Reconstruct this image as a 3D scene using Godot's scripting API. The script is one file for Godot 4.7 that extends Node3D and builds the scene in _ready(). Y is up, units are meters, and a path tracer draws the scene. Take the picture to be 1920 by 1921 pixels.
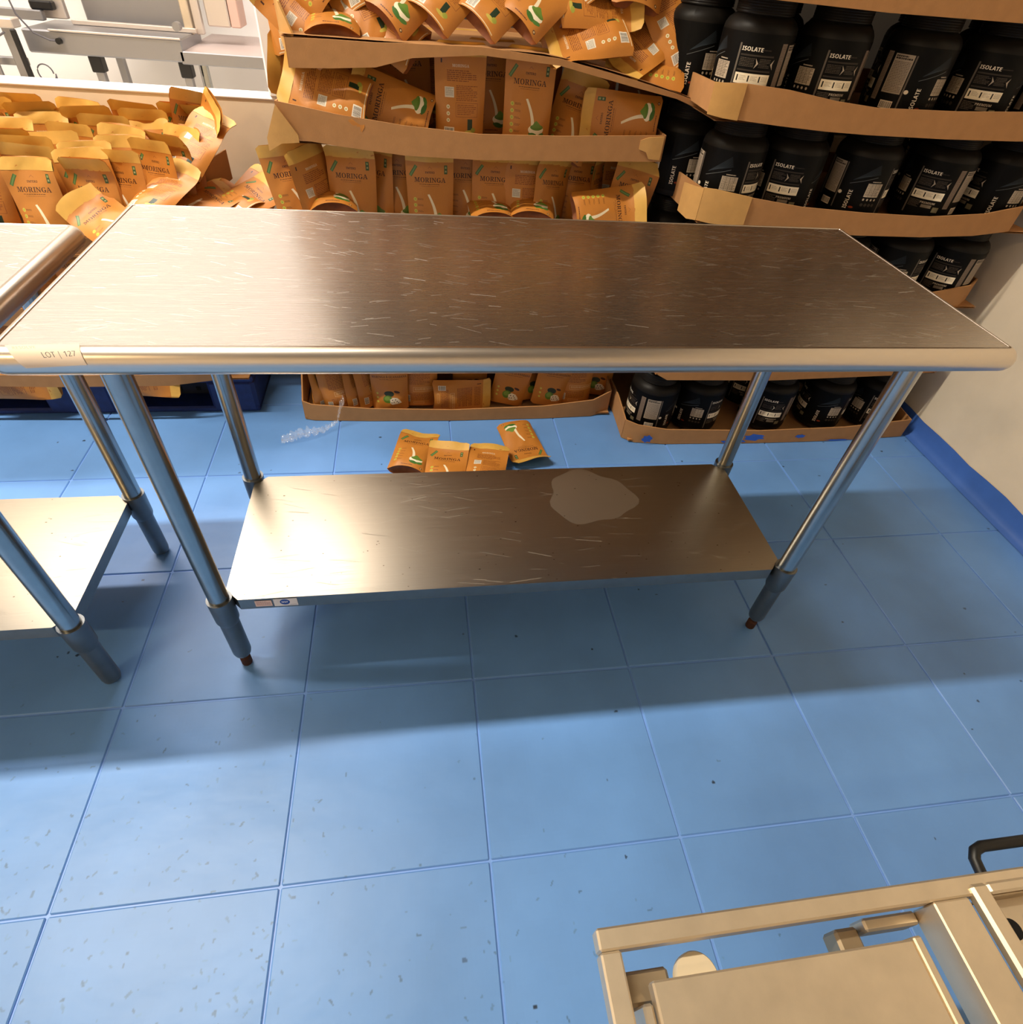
extends Node3D
# A stainless work table in a blue-floored store room, stacks of pouches and tubs behind it.
# x to the far side wall, y up, z toward the camera; the origin lies on the floor under the table's middle.

var M := {}
var taken := {}
var rng := RandomNumberGenerator.new()


func _ready():
	rng.seed = 11
	camera_and_light()
	make_materials()
	room()
	lamps()
	other_room()
	side_stack_base()
	tables()
	trays()
	pouches()
	jars()
	machine()
	small_things()


# ------------------------------------------------------------------ camera, sky, light
func camera_and_light():
	var cam := Camera3D.new()
	cam.name = "camera"
	cam.position = Vector3(-0.2079, 1.3086, 1.0284)
	cam.rotation = Vector3(-0.7735, -0.2021, 0.1033)
	cam.fov = 82.56
	cam.near = 0.02
	add_child(cam)
	cam.current = true
	var w := WorldEnvironment.new()
	w.name = "world_environment"
	var e := Environment.new()
	e.background_mode = Environment.BG_COLOR
	e.background_color = Color(0.02, 0.02, 0.02)
	e.tonemap_mode = Environment.TONE_MAPPER_LINEAR
	e.tonemap_exposure = EXPOSURE
	e.sdfgi_enabled = true
	e.ssao_enabled = true
	e.ssil_enabled = true
	w.environment = e
	add_child(w)


const EXPOSURE := 1.4
const MAIN_POWER := 15.0
const SECOND_POWER := 3.8
const ROOM_TWO_POWER := 6.2


func lamp(at: Vector3, size: Vector2, power: float, tint: Color, label: String):
	var t = thing("ceiling_light", label, "light", at)
	var st := begin()
	chamfer_box(st, Vector3(-size.x / 2 - 0.03, 0.02, -size.y / 2 - 0.03), Vector3(size.x / 2 + 0.03, 0.09, size.y / 2 + 0.03), 0.008)
	part(t, "housing", st, M.white_metal)
	for s in [-1, 1]:
		st = begin()
		tube(st, [Vector3(-size.x / 2, 0, s * size.y * 0.25), Vector3(size.x / 2, 0, s * size.y * 0.25)], 0.014, 12)
		part(t, "light_tube", st, M.glow)
	var l := AreaLight3D.new()
	l.name = "lamp_glow"
	l.area_size = size
	l.light_color = tint
	l.light_energy = power
	l.shadow_enabled = true
	l.position = Vector3(0, -0.025, 0)
	l.rotation_degrees = Vector3(-90, 0, 0)
	l.area_range = 30.0
	t.add_child(l)


func lamps():
	lamp(Vector3(-2.25, 4.1, -0.17), Vector2(2.3, 0.10), MAIN_POWER, Color(1.0, 0.95, 0.87), "long twin tube lamp on the ceiling above the two steel tables")
	lamp(Vector3(-3.3, 3.1, 2.5), Vector2(1.2, 0.14), SECOND_POWER, Color(1.0, 0.85, 0.64), "shorter twin tube lamp hanging lower, behind the viewer")
	lamp(Vector3(-1.6, 2.68, -1.85), Vector2(2.6, 0.2), ROOM_TWO_POWER, Color(1.0, 0.96, 0.93), "twin tube lamp lighting the white room beyond the opening")


# ------------------------------------------------------------------ building helpers
func begin() -> SurfaceTool:
	var st := SurfaceTool.new()
	st.begin(Mesh.PRIMITIVE_TRIANGLES)
	st.set_smooth_group(-1)
	return st


func numbered(called: String) -> String:
	taken[called] = taken.get(called, 0) + 1
	return called if taken[called] == 1 else "%s_%03d" % [called, taken[called] - 1]


func thing(called: String, label: String, category: String, at := Vector3.ZERO, group := ""):
	var o := Node3D.new()
	o.name = numbered(called)
	add_child(o)
	o.position = at
	tag(o, label, category, group)
	return o


func tag(o, label: String, category: String, group := ""):
	o.set_meta("label", label)
	o.set_meta("category", category)
	if group:
		o.set_meta("group", group)


func mesh_of(st: SurfaceTool) -> ArrayMesh:
	st.generate_normals()
	return st.commit()


func put(parent: Node, called: String, mesh: Mesh, mat: Material) -> MeshInstance3D:
	var o := MeshInstance3D.new()
	o.name = called
	o.mesh = mesh
	o.material_override = mat
	parent.add_child(o, true)
	return o


func part(parent: Node, called: String, st: SurfaceTool, mat: Material) -> MeshInstance3D:
	return put(parent, called, mesh_of(st), mat)


func structure(called: String, st: SurfaceTool, mat: Material) -> MeshInstance3D:
	var o := part(self, called, st, mat)
	o.set_meta("kind", "structure")
	return o


func tri(st: SurfaceTool, a: Vector3, b: Vector3, c: Vector3, ua := Vector2.ZERO, ub := Vector2.ZERO, uc := Vector2.ZERO):
	st.set_uv(ua)
	st.add_vertex(a)
	st.set_uv(ub)
	st.add_vertex(b)
	st.set_uv(uc)
	st.add_vertex(c)


func quad(st: SurfaceTool, a: Vector3, b: Vector3, c: Vector3, d: Vector3, ua := Vector2(0, 0), ub := Vector2(1, 0), uc := Vector2(1, 1), ud := Vector2(0, 1)):
	# a, b, c, d clockwise as seen from outside
	tri(st, a, b, c, ua, ub, uc)
	tri(st, a, c, d, ua, uc, ud)


func chamfer_box(st: SurfaceTool, lo: Vector3, hi: Vector3, b: float, x := Transform3D.IDENTITY):
	# a box whose edges are cut at 45 degrees: the hull of three slabs
	var c := (lo + hi) / 2
	var h := (hi - lo) / 2
	b = minf(b, minf(h.x, minf(h.y, h.z)) * 0.9)
	for axis in 3:
		var p := (axis + 1) % 3
		var q := (axis + 2) % 3
		for s in [-1.0, 1.0]:
			var v := []
			for k in [[-1, -1], [1, -1], [1, 1], [-1, 1]]:
				var w := Vector3.ZERO
				w[axis] = s * h[axis]
				w[p] = k[0] * (h[p] - b)
				w[q] = k[1] * (h[q] - b)
				v.append(x * (c + w))
			if s > 0:
				v.reverse()
			quad(st, v[0], v[1], v[2], v[3])
	# twelve edges
	for axis in 3:
		var p := (axis + 1) % 3
		var q := (axis + 2) % 3
		for sp in [-1.0, 1.0]:
			for sq in [-1.0, 1.0]:
				var v := []
				for k in [[-1, 0], [1, 0], [1, 1], [-1, 1]]:
					var w := Vector3.ZERO
					w[axis] = k[0] * (h[axis] - b)
					w[p] = sp * (h[p] if k[1] == 0 else h[p] - b)
					w[q] = sq * (h[q] - b if k[1] == 0 else h[q])
					v.append(x * (c + w))
				if sp * sq < 0:
					v.reverse()
				quad(st, v[0], v[1], v[2], v[3])
	for sx in [-1.0, 1.0]:
		for sy in [-1.0, 1.0]:
			for sz in [-1.0, 1.0]:
				var s := Vector3(sx, sy, sz)
				var v := []
				for axis in 3:
					var w := s * (h - Vector3(b, b, b))
					w[axis] = s[axis] * h[axis]
					v.append(x * (c + w))
				if sx * sy * sz > 0:
					v.reverse()
				tri(st, v[0], v[1], v[2])


func ring_frame(along: Vector3) -> Basis:
	var y := along.normalized()
	var side := y.cross(Vector3.UP if absf(y.y) < 0.95 else Vector3.RIGHT).normalized()
	return Basis(side, y, side.cross(y))


func tube(st: SurfaceTool, pts: Array, r: float, seg := 12):
	st.set_smooth_group(1)
	var rings := []
	for i in pts.size():
		var along: Vector3 = pts[mini(i + 1, pts.size() - 1)] - pts[maxi(i - 1, 0)]
		var f := ring_frame(along)
		var ring := []
		for k in seg + 1:
			var a := TAU * k / seg
			ring.append(pts[i] + f * Vector3(cos(a) * r, 0, sin(a) * r))
		rings.append(ring)
	for i in pts.size() - 1:
		for k in seg:
			quad(st, rings[i][k + 1], rings[i + 1][k + 1], rings[i + 1][k], rings[i][k], Vector2((k + 1.0) / seg, i), Vector2((k + 1.0) / seg, i + 1), Vector2(float(k) / seg, i + 1), Vector2(float(k) / seg, i))
	st.set_smooth_group(-1)
	for e in [0, pts.size() - 1]:
		for k in seg:
			if e == 0:
				tri(st, pts[0], rings[0][k + 1], rings[0][k])
			else:
				tri(st, pts[e], rings[e][k], rings[e][k + 1])


func lathe(st: SurfaceTool, profile: Array, seg := 32, at := Vector3.ZERO):
	# profile: Vector2(radius, height) from the bottom up; a turn of over 35 degrees stays sharp
	var group := 1
	for i in profile.size() - 1:
		if i > 0:
			var a: Vector2 = profile[i] - profile[i - 1]
			var b: Vector2 = profile[i + 1] - profile[i]
			if absf(a.angle_to(b)) > 0.6:
				group += 1
		st.set_smooth_group(group)
		for k in seg:
			var v := []
			for m in [[i, k], [i + 1, k], [i + 1, k + 1], [i, k + 1]]:
				var ang: float = TAU * m[1] / seg
				var p: Vector2 = profile[m[0]]
				v.append(at + Vector3(sin(ang) * p.x, p.y, cos(ang) * p.x))
			var u0 := float(k) / seg
			var u1 := (k + 1.0) / seg
			var h: float = profile[-1].y - profile[0].y
			var v0: float = 1.0 - (profile[i].y - profile[0].y) / maxf(h, 1e-5)
			var v1: float = 1.0 - (profile[i + 1].y - profile[0].y) / maxf(h, 1e-5)
			quad(st, v[0], v[1], v[2], v[3], Vector2(u0, v0), Vector2(u0, v1), Vector2(u1, v1), Vector2(u1, v0))
	st.set_smooth_group(-1)


func sheet(st: SurfaceTool, nu: int, nv: int, f: Callable, flip := false):
	# a smooth surface f(u, v), u and v from 0 to 1; v runs up the texture
	st.set_smooth_group(1)
	var rows := []
	for j in nv + 1:
		var row := []
		for i in nu + 1:
			row.append(f.call(float(i) / nu, float(j) / nv))
		rows.append(row)
	for j in nv:
		for i in nu:
			var a: Vector3 = rows[j][i]
			var b: Vector3 = rows[j + 1][i]
			var c: Vector3 = rows[j + 1][i + 1]
			var d: Vector3 = rows[j][i + 1]
			var ua := Vector2(float(i) / nu, 1.0 - float(j) / nv)
			var ub := Vector2(float(i) / nu, 1.0 - (j + 1.0) / nv)
			var uc := Vector2((i + 1.0) / nu, 1.0 - (j + 1.0) / nv)
			var ud := Vector2((i + 1.0) / nu, 1.0 - float(j) / nv)
			if flip:
				quad(st, a, d, c, b, ua, ud, uc, ub)
			else:
				quad(st, a, b, c, d, ua, ub, uc, ud)
	st.set_smooth_group(-1)


func strip(st: SurfaceTool, pts: Array, thick: float):
	# an upright band of card along pts = [Vector4(x, z, bottom, top)], with thickness
	var n := pts.size()
	var side := []
	for i in n:
		var d := Vector2(pts[mini(i + 1, n - 1)].x - pts[maxi(i - 1, 0)].x, pts[mini(i + 1, n - 1)].y - pts[maxi(i - 1, 0)].y).normalized()
		side.append(Vector3(-d.y, 0, d.x) * thick / 2)
	for i in n - 1:
		var p: Vector4 = pts[i]
		var q: Vector4 = pts[i + 1]
		var v := []
		for s in [1.0, -1.0]:
			v.append(Vector3(p.x, p.z, p.y) + side[i] * s)
			v.append(Vector3(p.x, p.w, p.y) + side[i] * s)
			v.append(Vector3(q.x, q.w, q.y) + side[i + 1] * s)
			v.append(Vector3(q.x, q.z, q.y) + side[i + 1] * s)
		st.set_smooth_group(1)
		quad(st, v[0], v[1], v[2], v[3])
		st.set_smooth_group(2)
		quad(st, v[4], v[7], v[6], v[5])
		st.set_smooth_group(-1)
		quad(st, v[1], v[5], v[6], v[2])
		quad(st, v[0], v[3], v[7], v[4])
		if i == 0:
			quad(st, v[0], v[4], v[5], v[1])
		if i == n - 2:
			quad(st, v[3], v[2], v[6], v[7])


func slab(st: SurfaceTool, hx: float, hz: float, rings: Array, corner := 0.02, at := Vector3.ZERO):
	# a rounded rectangle swept through rings = [Vector2(inset, height)]; not closed
	st.set_smooth_group(1)
	var loops := []
	for r in rings:
		var loop := []
		var c := maxf(corner - r.x, 0.002)
		for q in 4:
			var sx := 1.0 if q == 0 or q == 3 else -1.0
			var sz := 1.0 if q < 2 else -1.0
			for k in 7:
				var a := PI / 2 * (q + k / 6.0)
				loop.append(at + Vector3(sx * (hx - r.x - c) + cos(a) * c, r.y, sz * (hz - r.x - c) + sin(a) * c))
		loops.append(loop)
	for i in rings.size() - 1:
		var n: int = loops[i].size()
		for k in n:
			var k2 := (k + 1) % n
			quad(st, loops[i][k2], loops[i][k], loops[i + 1][k], loops[i + 1][k2])
	st.set_smooth_group(-1)


# ------------------------------------------------------------------ drawing on textures
func blank(w: int, h: int, c: Color) -> Image:
	var im := Image.create_empty(w, h, false, Image.FORMAT_RGB8)
	im.fill(c)
	return im


func poly(im: Image, pts: PackedVector2Array, c: Color):
	var y0 := 1e9
	var y1 := -1e9
	for p in pts:
		y0 = minf(y0, p.y)
		y1 = maxf(y1, p.y)
	for y in range(maxi(0, int(floor(y0))), mini(im.get_height(), int(ceil(y1)) + 1)):
		var cuts := []
		var yy := y + 0.5
		for i in pts.size():
			var a := pts[i]
			var b := pts[(i + 1) % pts.size()]
			if (a.y <= yy) != (b.y <= yy):
				cuts.append(a.x + (yy - a.y) / (b.y - a.y) * (b.x - a.x))
		cuts.sort()
		for k in range(0, cuts.size() - 1, 2):
			var xa := int(round(cuts[k]))
			var xb := int(round(cuts[k + 1]))
			if xb > xa:
				im.fill_rect(Rect2i(xa, y, xb - xa, 1), c)


func oval(im: Image, x: float, y: float, rx: float, ry: float, c: Color, turn := 0.0):
	var p := PackedVector2Array()
	for k in 28:
		p.append(Vector2(x, y) + Vector2(cos(TAU * k / 28) * rx, sin(TAU * k / 28) * ry).rotated(turn))
	poly(im, p, c)


func bar(im: Image, x0: float, y0: float, x1: float, y1: float, w: float, c: Color):
	var d := Vector2(x1 - x0, y1 - y0).normalized().orthogonal() * w / 2
	var a := Vector2(x0, y0)
	var b := Vector2(x1, y1)
	poly(im, PackedVector2Array([a + d, b + d, b - d, a - d]), c)


func write(im: Image, words: String, face: String, bold: bool, x: float, y: float, height: float, c: Color, turn := 0.0, stretch := 1.0):
	# words centred on x, y with capitals of the given height in pixels
	var tm := TextMesh.new()
	var f := SystemFont.new()
	f.font_names = PackedStringArray([face])
	f.font_weight = 700 if bold else 400
	tm.font = f
	tm.font_size = 64
	tm.pixel_size = 0.01
	tm.depth = 0.0
	tm.curve_step = 1.0
	tm.text = words
	var arr := tm.get_mesh_arrays()
	var v: PackedVector3Array = arr[Mesh.ARRAY_VERTEX]
	var ix = arr[Mesh.ARRAY_INDEX]
	var lo := Vector2(1e9, 1e9)
	var hi := -lo
	for p in v:
		lo = lo.min(Vector2(p.x, p.y))
		hi = hi.max(Vector2(p.x, p.y))
	var mid := (lo + hi) / 2
	var k := height / maxf(hi.y - lo.y, 1e-4)
	var n: int = ix.size() if ix else v.size()
	for t in range(0, n - 2, 3):
		var out := PackedVector2Array()
		for j in 3:
			var p := v[ix[t + j]] if ix else v[t + j]
			out.append(Vector2(x, y) + Vector2((p.x - mid.x) * k * stretch, -(p.y - mid.y) * k).rotated(turn))
		poly(im, out, c)


func small_print(im: Image, r: Rect2, rows: int, c: Color, thick := 0.45):
	var step := r.size.y / rows
	for i in rows:
		var x := r.position.x
		var end := r.end.x - (rng.randf() * r.size.x * 0.3 if rng.randf() < 0.3 else 0.0)
		while x < end:
			var w := rng.randf_range(0.04, 0.16) * r.size.x
			im.fill_rect(Rect2i(int(x), int(r.position.y + i * step), maxi(1, int(minf(w, end - x))), maxi(1, int(step * thick))), c)
			x += w + maxf(2.0, 0.02 * r.size.x)


func flecks(im: Image, n: int, c: Color, spread: float, long := 8.0):
	for i in n:
		var f := rng.randf_range(-spread, spread)
		var x := rng.randi_range(0, im.get_width() - 1)
		var y := rng.randi_range(0, im.get_height() - 1)
		var k := Color(clampf(c.r + f, 0, 1), clampf(c.g + f, 0, 1), clampf(c.b + f, 0, 1))
		if rng.randf() < 0.5:
			im.fill_rect(Rect2i(x, y, rng.randi_range(1, int(long)), 1), k)
		else:
			im.fill_rect(Rect2i(x, y, 1, rng.randi_range(1, int(long))), k)


func barcode(im: Image, r: Rect2i, upright := false):
	im.fill_rect(r, Color(0.93, 0.9, 0.84))
	var q := r.grow(-maxi(2, r.size.x / 12))
	var x := 0
	var span := q.size.y if upright else q.size.x
	while x < span:
		var w := rng.randi_range(1, 4)
		if upright:
			im.fill_rect(Rect2i(q.position.x, q.position.y + x, q.size.x, w), Color(0.12, 0.1, 0.1))
		else:
			im.fill_rect(Rect2i(q.position.x + x, q.position.y, w, q.size.y), Color(0.12, 0.1, 0.1))
		x += w + rng.randi_range(2, 5)


const KRAFT := Color(0.75, 0.485, 0.19)
const INK := Color(0.26, 0.13, 0.07)


func kraft_paper(w: int, h: int) -> Image:
	var im := blank(w, h, KRAFT)
	flecks(im, 7000, KRAFT, 0.05)
	return im


func leaf_band(im: Image, x0: float, y0: float, x1: float, y1: float, w: float):
	bar(im, x0, y0, x1, y1, w, Color(0.25, 0.38, 0.18))
	bar(im, x0, y0, x1, y1, w * 0.6, Color(0.36, 0.50, 0.26))
	bar(im, lerpf(x0, x1, 0.1), lerpf(y0, y1, 0.1), lerpf(x0, x1, 0.9), lerpf(y0, y1, 0.9), w * 0.1, Color(0.5, 0.6, 0.38))


func picture_moringa_front() -> Image:
	var im := kraft_paper(512, 836)
	leaf_band(im, 44, 250, 112, 152, 32)
	im.fill_rect(Rect2i(410, 142, 34, 82), Color(0.2, 0.32, 0.17))
	im.fill_rect(Rect2i(418, 152, 18, 22), Color(0.55, 0.6, 0.36))
	im.fill_rect(Rect2i(418, 190, 18, 18), Color(0.6, 0.6, 0.42))
	bar(im, 236, 176, 256, 156, 3, Color(0.55, 0.32, 0.15))
	bar(im, 256, 156, 276, 176, 3, Color(0.55, 0.32, 0.15))
	write(im, "ENTERO", "Droid Sans", true, 256, 212, 20, INK)
	write(im, "MORINGA", "Droid Serif", true, 256, 284, 46, INK, 0, 1.05)
	small_print(im, Rect2(140, 322, 232, 12), 1, INK)
	small_print(im, Rect2(160, 340, 196, 8), 1, Color(0.42, 0.25, 0.12))
	for k in 5:
		oval(im, 84, 470 + k * 58, 18, 18, Color(0.78, 0.75, 0.3))
		oval(im, 84, 470 + k * 58, 10, 10, Color(0.62, 0.66, 0.24))
		small_print(im, Rect2(112, 460 + k * 58, 62, 20), 2, INK)
	# a white spoon heaped with green powder
	oval(im, 356, 712, 84, 30, Color(0.28, 0.38, 0.14))
	var handle := PackedVector2Array()
	for k in 15:
		var t := k / 14.0
		handle.append(Vector2(222 + 60 * t + 26 * sin(t * 2.6), 420 + 250 * t))
	for k in 15:
		var t := 1.0 - k / 14.0
		handle.append(Vector2(244 + 76 * t + 26 * sin(t * 2.6), 416 + 250 * t))
	poly(im, handle, Color(0.93, 0.88, 0.76))
	oval(im, 352, 672, 86, 46, Color(0.95, 0.91, 0.8))
	oval(im, 360, 650, 72, 26, Color(0.36, 0.5, 0.18))
	poly(im, PackedVector2Array([Vector2(300, 652), Vector2(330, 606), Vector2(352, 592), Vector2(376, 608), Vector2(424, 650)]), Color(0.4, 0.54, 0.2))
	oval(im, 330, 728, 52, 26, Color(0.24, 0.42, 0.16), 0.3)
	oval(im, 408, 722, 40, 18, Color(0.3, 0.48, 0.2), -0.5)
	small_print(im, Rect2(180, 786, 150, 14), 1, Color(0.35, 0.16, 0.08), 0.9)
	oval(im, 440, 796, 15, 15, INK)
	oval(im, 440, 796, 8, 8, Color(0.9, 0.8, 0.6))
	return im


func picture_moringa_back() -> Image:
	var im := kraft_paper(512, 836)
	im.fill_rect(Rect2i(60, 140, 14, 34), INK)
	write(im, "MORINGA", "Droid Serif", true, 256, 190, 24, Color(0.86, 0.8, 0.7))
	small_print(im, Rect2(120, 226, 300, 96), 6, Color(0.5, 0.26, 0.1))
	im.fill_rect(Rect2i(96, 360, 92, 84), Color(0.86, 0.83, 0.76))
	small_print(im, Rect2(104, 368, 76, 68), 7, Color(0.45, 0.42, 0.4))
	small_print(im, Rect2(210, 346, 220, 130), 9, Color(0.5, 0.26, 0.1))
	for e in [[206, 484, 434, 486], [206, 484, 206, 600], [434, 484, 434, 600], [206, 600, 434, 600]]:
		bar(im, e[0], e[1], e[2], e[3], 4, Color(0.56, 0.31, 0.13))
	for k in 3:
		oval(im, 126, 520 + 56 * k, 17, 17, Color(0.9, 0.87, 0.76))
		oval(im, 126, 520 + 56 * k, 9, 9, Color(0.72, 0.66, 0.4))
	small_print(im, Rect2(220, 500, 200, 90), 6, Color(0.5, 0.26, 0.1))
	im.fill_rect(Rect2i(330, 618, 52, 100), Color(0.12, 0.2, 0.12))
	oval(im, 352, 730, 50, 18, Color(0.75, 0.68, 0.3))
	oval(im, 392, 712, 26, 22, Color(0.6, 0.62, 0.25))
	barcode(im, Rect2i(84, 690, 104, 104))
	im.fill_rect(Rect2i(60, 812, 392, 10), Color(0.88, 0.8, 0.66))
	return im


func picture_fruit_front() -> Image:
	var im := kraft_paper(512, 836)
	leaf_band(im, 50, 250, 150, 168, 40)
	bar(im, 420, 130, 420, 250, 46, Color(0.85, 0.72, 0.2))
	oval(im, 420, 160, 12, 15, Color(0.4, 0.33, 0.1))
	oval(im, 420, 216, 12, 17, Color(0.4, 0.33, 0.1))
	write(im, "ENTERO", "Droid Sans", true, 262, 270, 18, INK)
	write(im, "MORINGA & GUANABANA", "Droid Serif", true, 262, 328, 32, INK, 0, 0.82)
	small_print(im, Rect2(130, 362, 264, 12), 1, INK)
	oval(im, 250, 560, 70, 40, Color(0.15, 0.2, 0.12), 0.1)
	oval(im, 360, 540, 44, 16, Color(0.26, 0.13, 0.08), 0.3)
	oval(im, 228, 640, 66, 58, Color(0.36, 0.5, 0.16))
	oval(im, 220, 630, 40, 34, Color(0.48, 0.6, 0.24))
	poly(im, PackedVector2Array([Vector2(256, 642), Vector2(300, 612), Vector2(360, 622), Vector2(400, 660), Vector2(420, 700), Vector2(360, 716), Vector2(290, 724), Vector2(262, 700)]), Color(0.93, 0.89, 0.8))
	for p in [[292, 650], [336, 646], [312, 684], [356, 672], [376, 696], [280, 690]]:
		oval(im, p[0], p[1], 7, 9, Color(0.18, 0.12, 0.08), 0.4)
	for k in 3:
		oval(im, 84, 560 + k * 60, 15, 15, Color(0.78, 0.75, 0.3))
	return im


func picture_fruit_back() -> Image:
	var im := kraft_paper(512, 836)
	im.fill_rect(Rect2i(60, 140, 12, 60), INK)
	small_print(im, Rect2(110, 150, 300, 90), 6, Color(0.46, 0.24, 0.1))
	for e in [[170, 520, 350, 60], [170, 740, 150, 40]]:
		for f in [[0, 0, 1, 0], [0, 0, 0, 1], [1, 0, 1, 1], [0, 1, 1, 1]]:
			bar(im, e[0] + f[0] * e[2], e[1] + f[1] * e[3], e[0] + f[2] * e[2], e[1] + f[3] * e[3], 5, Color(0.88, 0.72, 0.5))
	small_print(im, Rect2(110, 270, 300, 220), 12, Color(0.5, 0.27, 0.11))
	small_print(im, Rect2(190, 534, 310, 34), 3, Color(0.88, 0.74, 0.52))
	small_print(im, Rect2(110, 610, 300, 110), 6, Color(0.5, 0.27, 0.11))
	barcode(im, Rect2i(60, 640, 60, 110), true)
	return im


func picture_tub_label() -> Image:
	# the wrap-round label of the tubs, one full turn
	var im := blank(2048, 640, Color(0.035, 0.032, 0.032))
	var pale := Color(0.74, 0.70, 0.64)
	var dim := Color(0.24, 0.22, 0.2)
	# two fronts: a slanted blue-grey sweep, the word up the side, a small table
	for x0 in [0, 1170]:
		for k in 9:
			bar(im, x0 + 40 + k * 12, 250 - k * 6, x0 + 250 + k * 4, 60 + k * 12, 4, Color(0.2, 0.24, 0.28))
		bar(im, x0 + 20, 290, x0 + 270, 190, 5, Color(0.42, 0.45, 0.47))
		write(im, "ISOLATE", "Droid Sans", true, x0 + 60, 460, 40, Color(0.92, 0.9, 0.86), -PI / 2 + 0.0)
		im.fill_rect(Rect2i(x0 + 200, 260, 160, 150), pale)
		small_print(im, Rect2(x0 + 208, 268, 144, 134), 10, Color(0.4, 0.37, 0.34))
		for k in 3:
			im.fill_rect(Rect2i(x0 + 244 + 40 * k, 262, 3, 146), Color(0.3, 0.28, 0.26))
		for k in 4:
			oval(im, x0 + 214 + 42 * k, 440, 10, 13, pale)
			oval(im, x0 + 216 + 42 * k, 500, 16, 18, dim)
		small_print(im, Rect2(x0 + 236, 236, 96, 12), 1, pale, 0.9)
		oval(im, x0 + 120, 540, 26, 12, Color(0.5, 0.2, 0.1))
	# the panel with the story of what is inside
	for x0 in [420, 1590]:
		im.fill_rect(Rect2i(x0, 90, 16, 520), Color(0.42, 0.4, 0.38))
		write(im, "ISOLATE", "Droid Sans", true, x0 + 120, 132, 36, Color(0.95, 0.93, 0.88))
		small_print(im, Rect2(x0 + 210, 128, 110, 10), 1, dim, 0.9)
		im.fill_rect(Rect2i(x0 + 28, 176, 300, 14), dim)
		small_print(im, Rect2(x0 + 32, 206, 130, 80), 6, Color(0.36, 0.33, 0.3))
		small_print(im, Rect2(x0 + 206, 206, 100, 80), 6, Color(0.36, 0.33, 0.3))
		poly(im, PackedVector2Array([Vector2(x0 + 168, 202), Vector2(x0 + 200, 246), Vector2(x0 + 168, 292), Vector2(x0 + 182, 246)]), pale)
		poly(im, PackedVector2Array([Vector2(x0 + 342, 202), Vector2(x0 + 312, 246), Vector2(x0 + 342, 292), Vector2(x0 + 330, 246)]), pale)
		im.fill_rect(Rect2i(x0 + 28, 302, 300, 14), dim)
		im.fill_rect(Rect2i(x0 + 24, 334, 312, 92), Color(0.97, 0.95, 0.88))
		for k in 3:
			im.fill_rect(Rect2i(x0 + 42 + 100 * k, 352, 12, 52), Color(0.16, 0.14, 0.13))
			small_print(im, Rect2(x0 + 66 + 100 * k, 356, 60, 44), 4, Color(0.6, 0.55, 0.5))
		small_print(im, Rect2(x0 + 28, 448, 110, 84), 6, Color(0.4, 0.37, 0.34))
		write(im, "PREMIUM", "Droid Sans", true, x0 + 214, 462, 24, pale)
		im.fill_rect(Rect2i(x0 + 162, 484, 104, 36), Color(0.5, 0.47, 0.43))
		im.fill_rect(Rect2i(x0 + 286, 500, 62, 60), Color(0.46, 0.44, 0.36))
	# facts panel with bar code
	im.fill_rect(Rect2i(900, 80, 180, 350), Color(0.66, 0.62, 0.57))
	small_print(im, Rect2(912, 92, 156, 40), 2, Color(0.2, 0.18, 0.17), 0.7)
	small_print(im, Rect2(912, 146, 156, 276), 20, Color(0.42, 0.38, 0.35))
	im.fill_rect(Rect2i(1090, 80, 14, 500), Color(0.4, 0.38, 0.36))
	barcode(im, Rect2i(930, 500, 120, 76))
	oval(im, 1126, 400, 20, 20, Color(0.93, 0.9, 0.84))
	im.fill_rect(Rect2i(808, 70, 62, 440), Color(0.52, 0.47, 0.43))
	small_print(im, Rect2(814, 84, 50, 414), 30, Color(0.34, 0.3, 0.28))
	return im


func tex(im: Image) -> ImageTexture:
	im.generate_mipmaps()
	return ImageTexture.create_from_image(im)


func noise(freq: float, seed_: int, octaves := 4) -> FastNoiseLite:
	var n := FastNoiseLite.new()
	n.seed = seed_
	n.frequency = freq
	n.fractal_octaves = octaves
	return n


func noise_tex(size: int, freq: float, seed_: int, low: Color, high: Color, octaves := 4) -> NoiseTexture2D:
	var t := NoiseTexture2D.new()
	t.width = size
	t.height = size
	t.seamless = true
	t.noise = noise(freq, seed_, octaves)
	var g := Gradient.new()
	g.colors = PackedColorArray([low, high])
	t.color_ramp = g
	return t


func plain(c: Color, rough: float, metal := 0.0) -> StandardMaterial3D:
	var m := StandardMaterial3D.new()
	m.albedo_color = c
	m.roughness = rough
	m.metallic = metal
	return m


func grained(m: StandardMaterial3D, t: Texture2D, bump: Texture2D, depth: float, scale: float):
	m.uv1_triplanar = true
	m.uv1_scale = Vector3(scale, scale, scale)
	if t:
		m.albedo_texture = t
	if bump:
		m.heightmap_enabled = true
		m.heightmap_texture = bump
		m.heightmap_scale = depth
	return m


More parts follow.
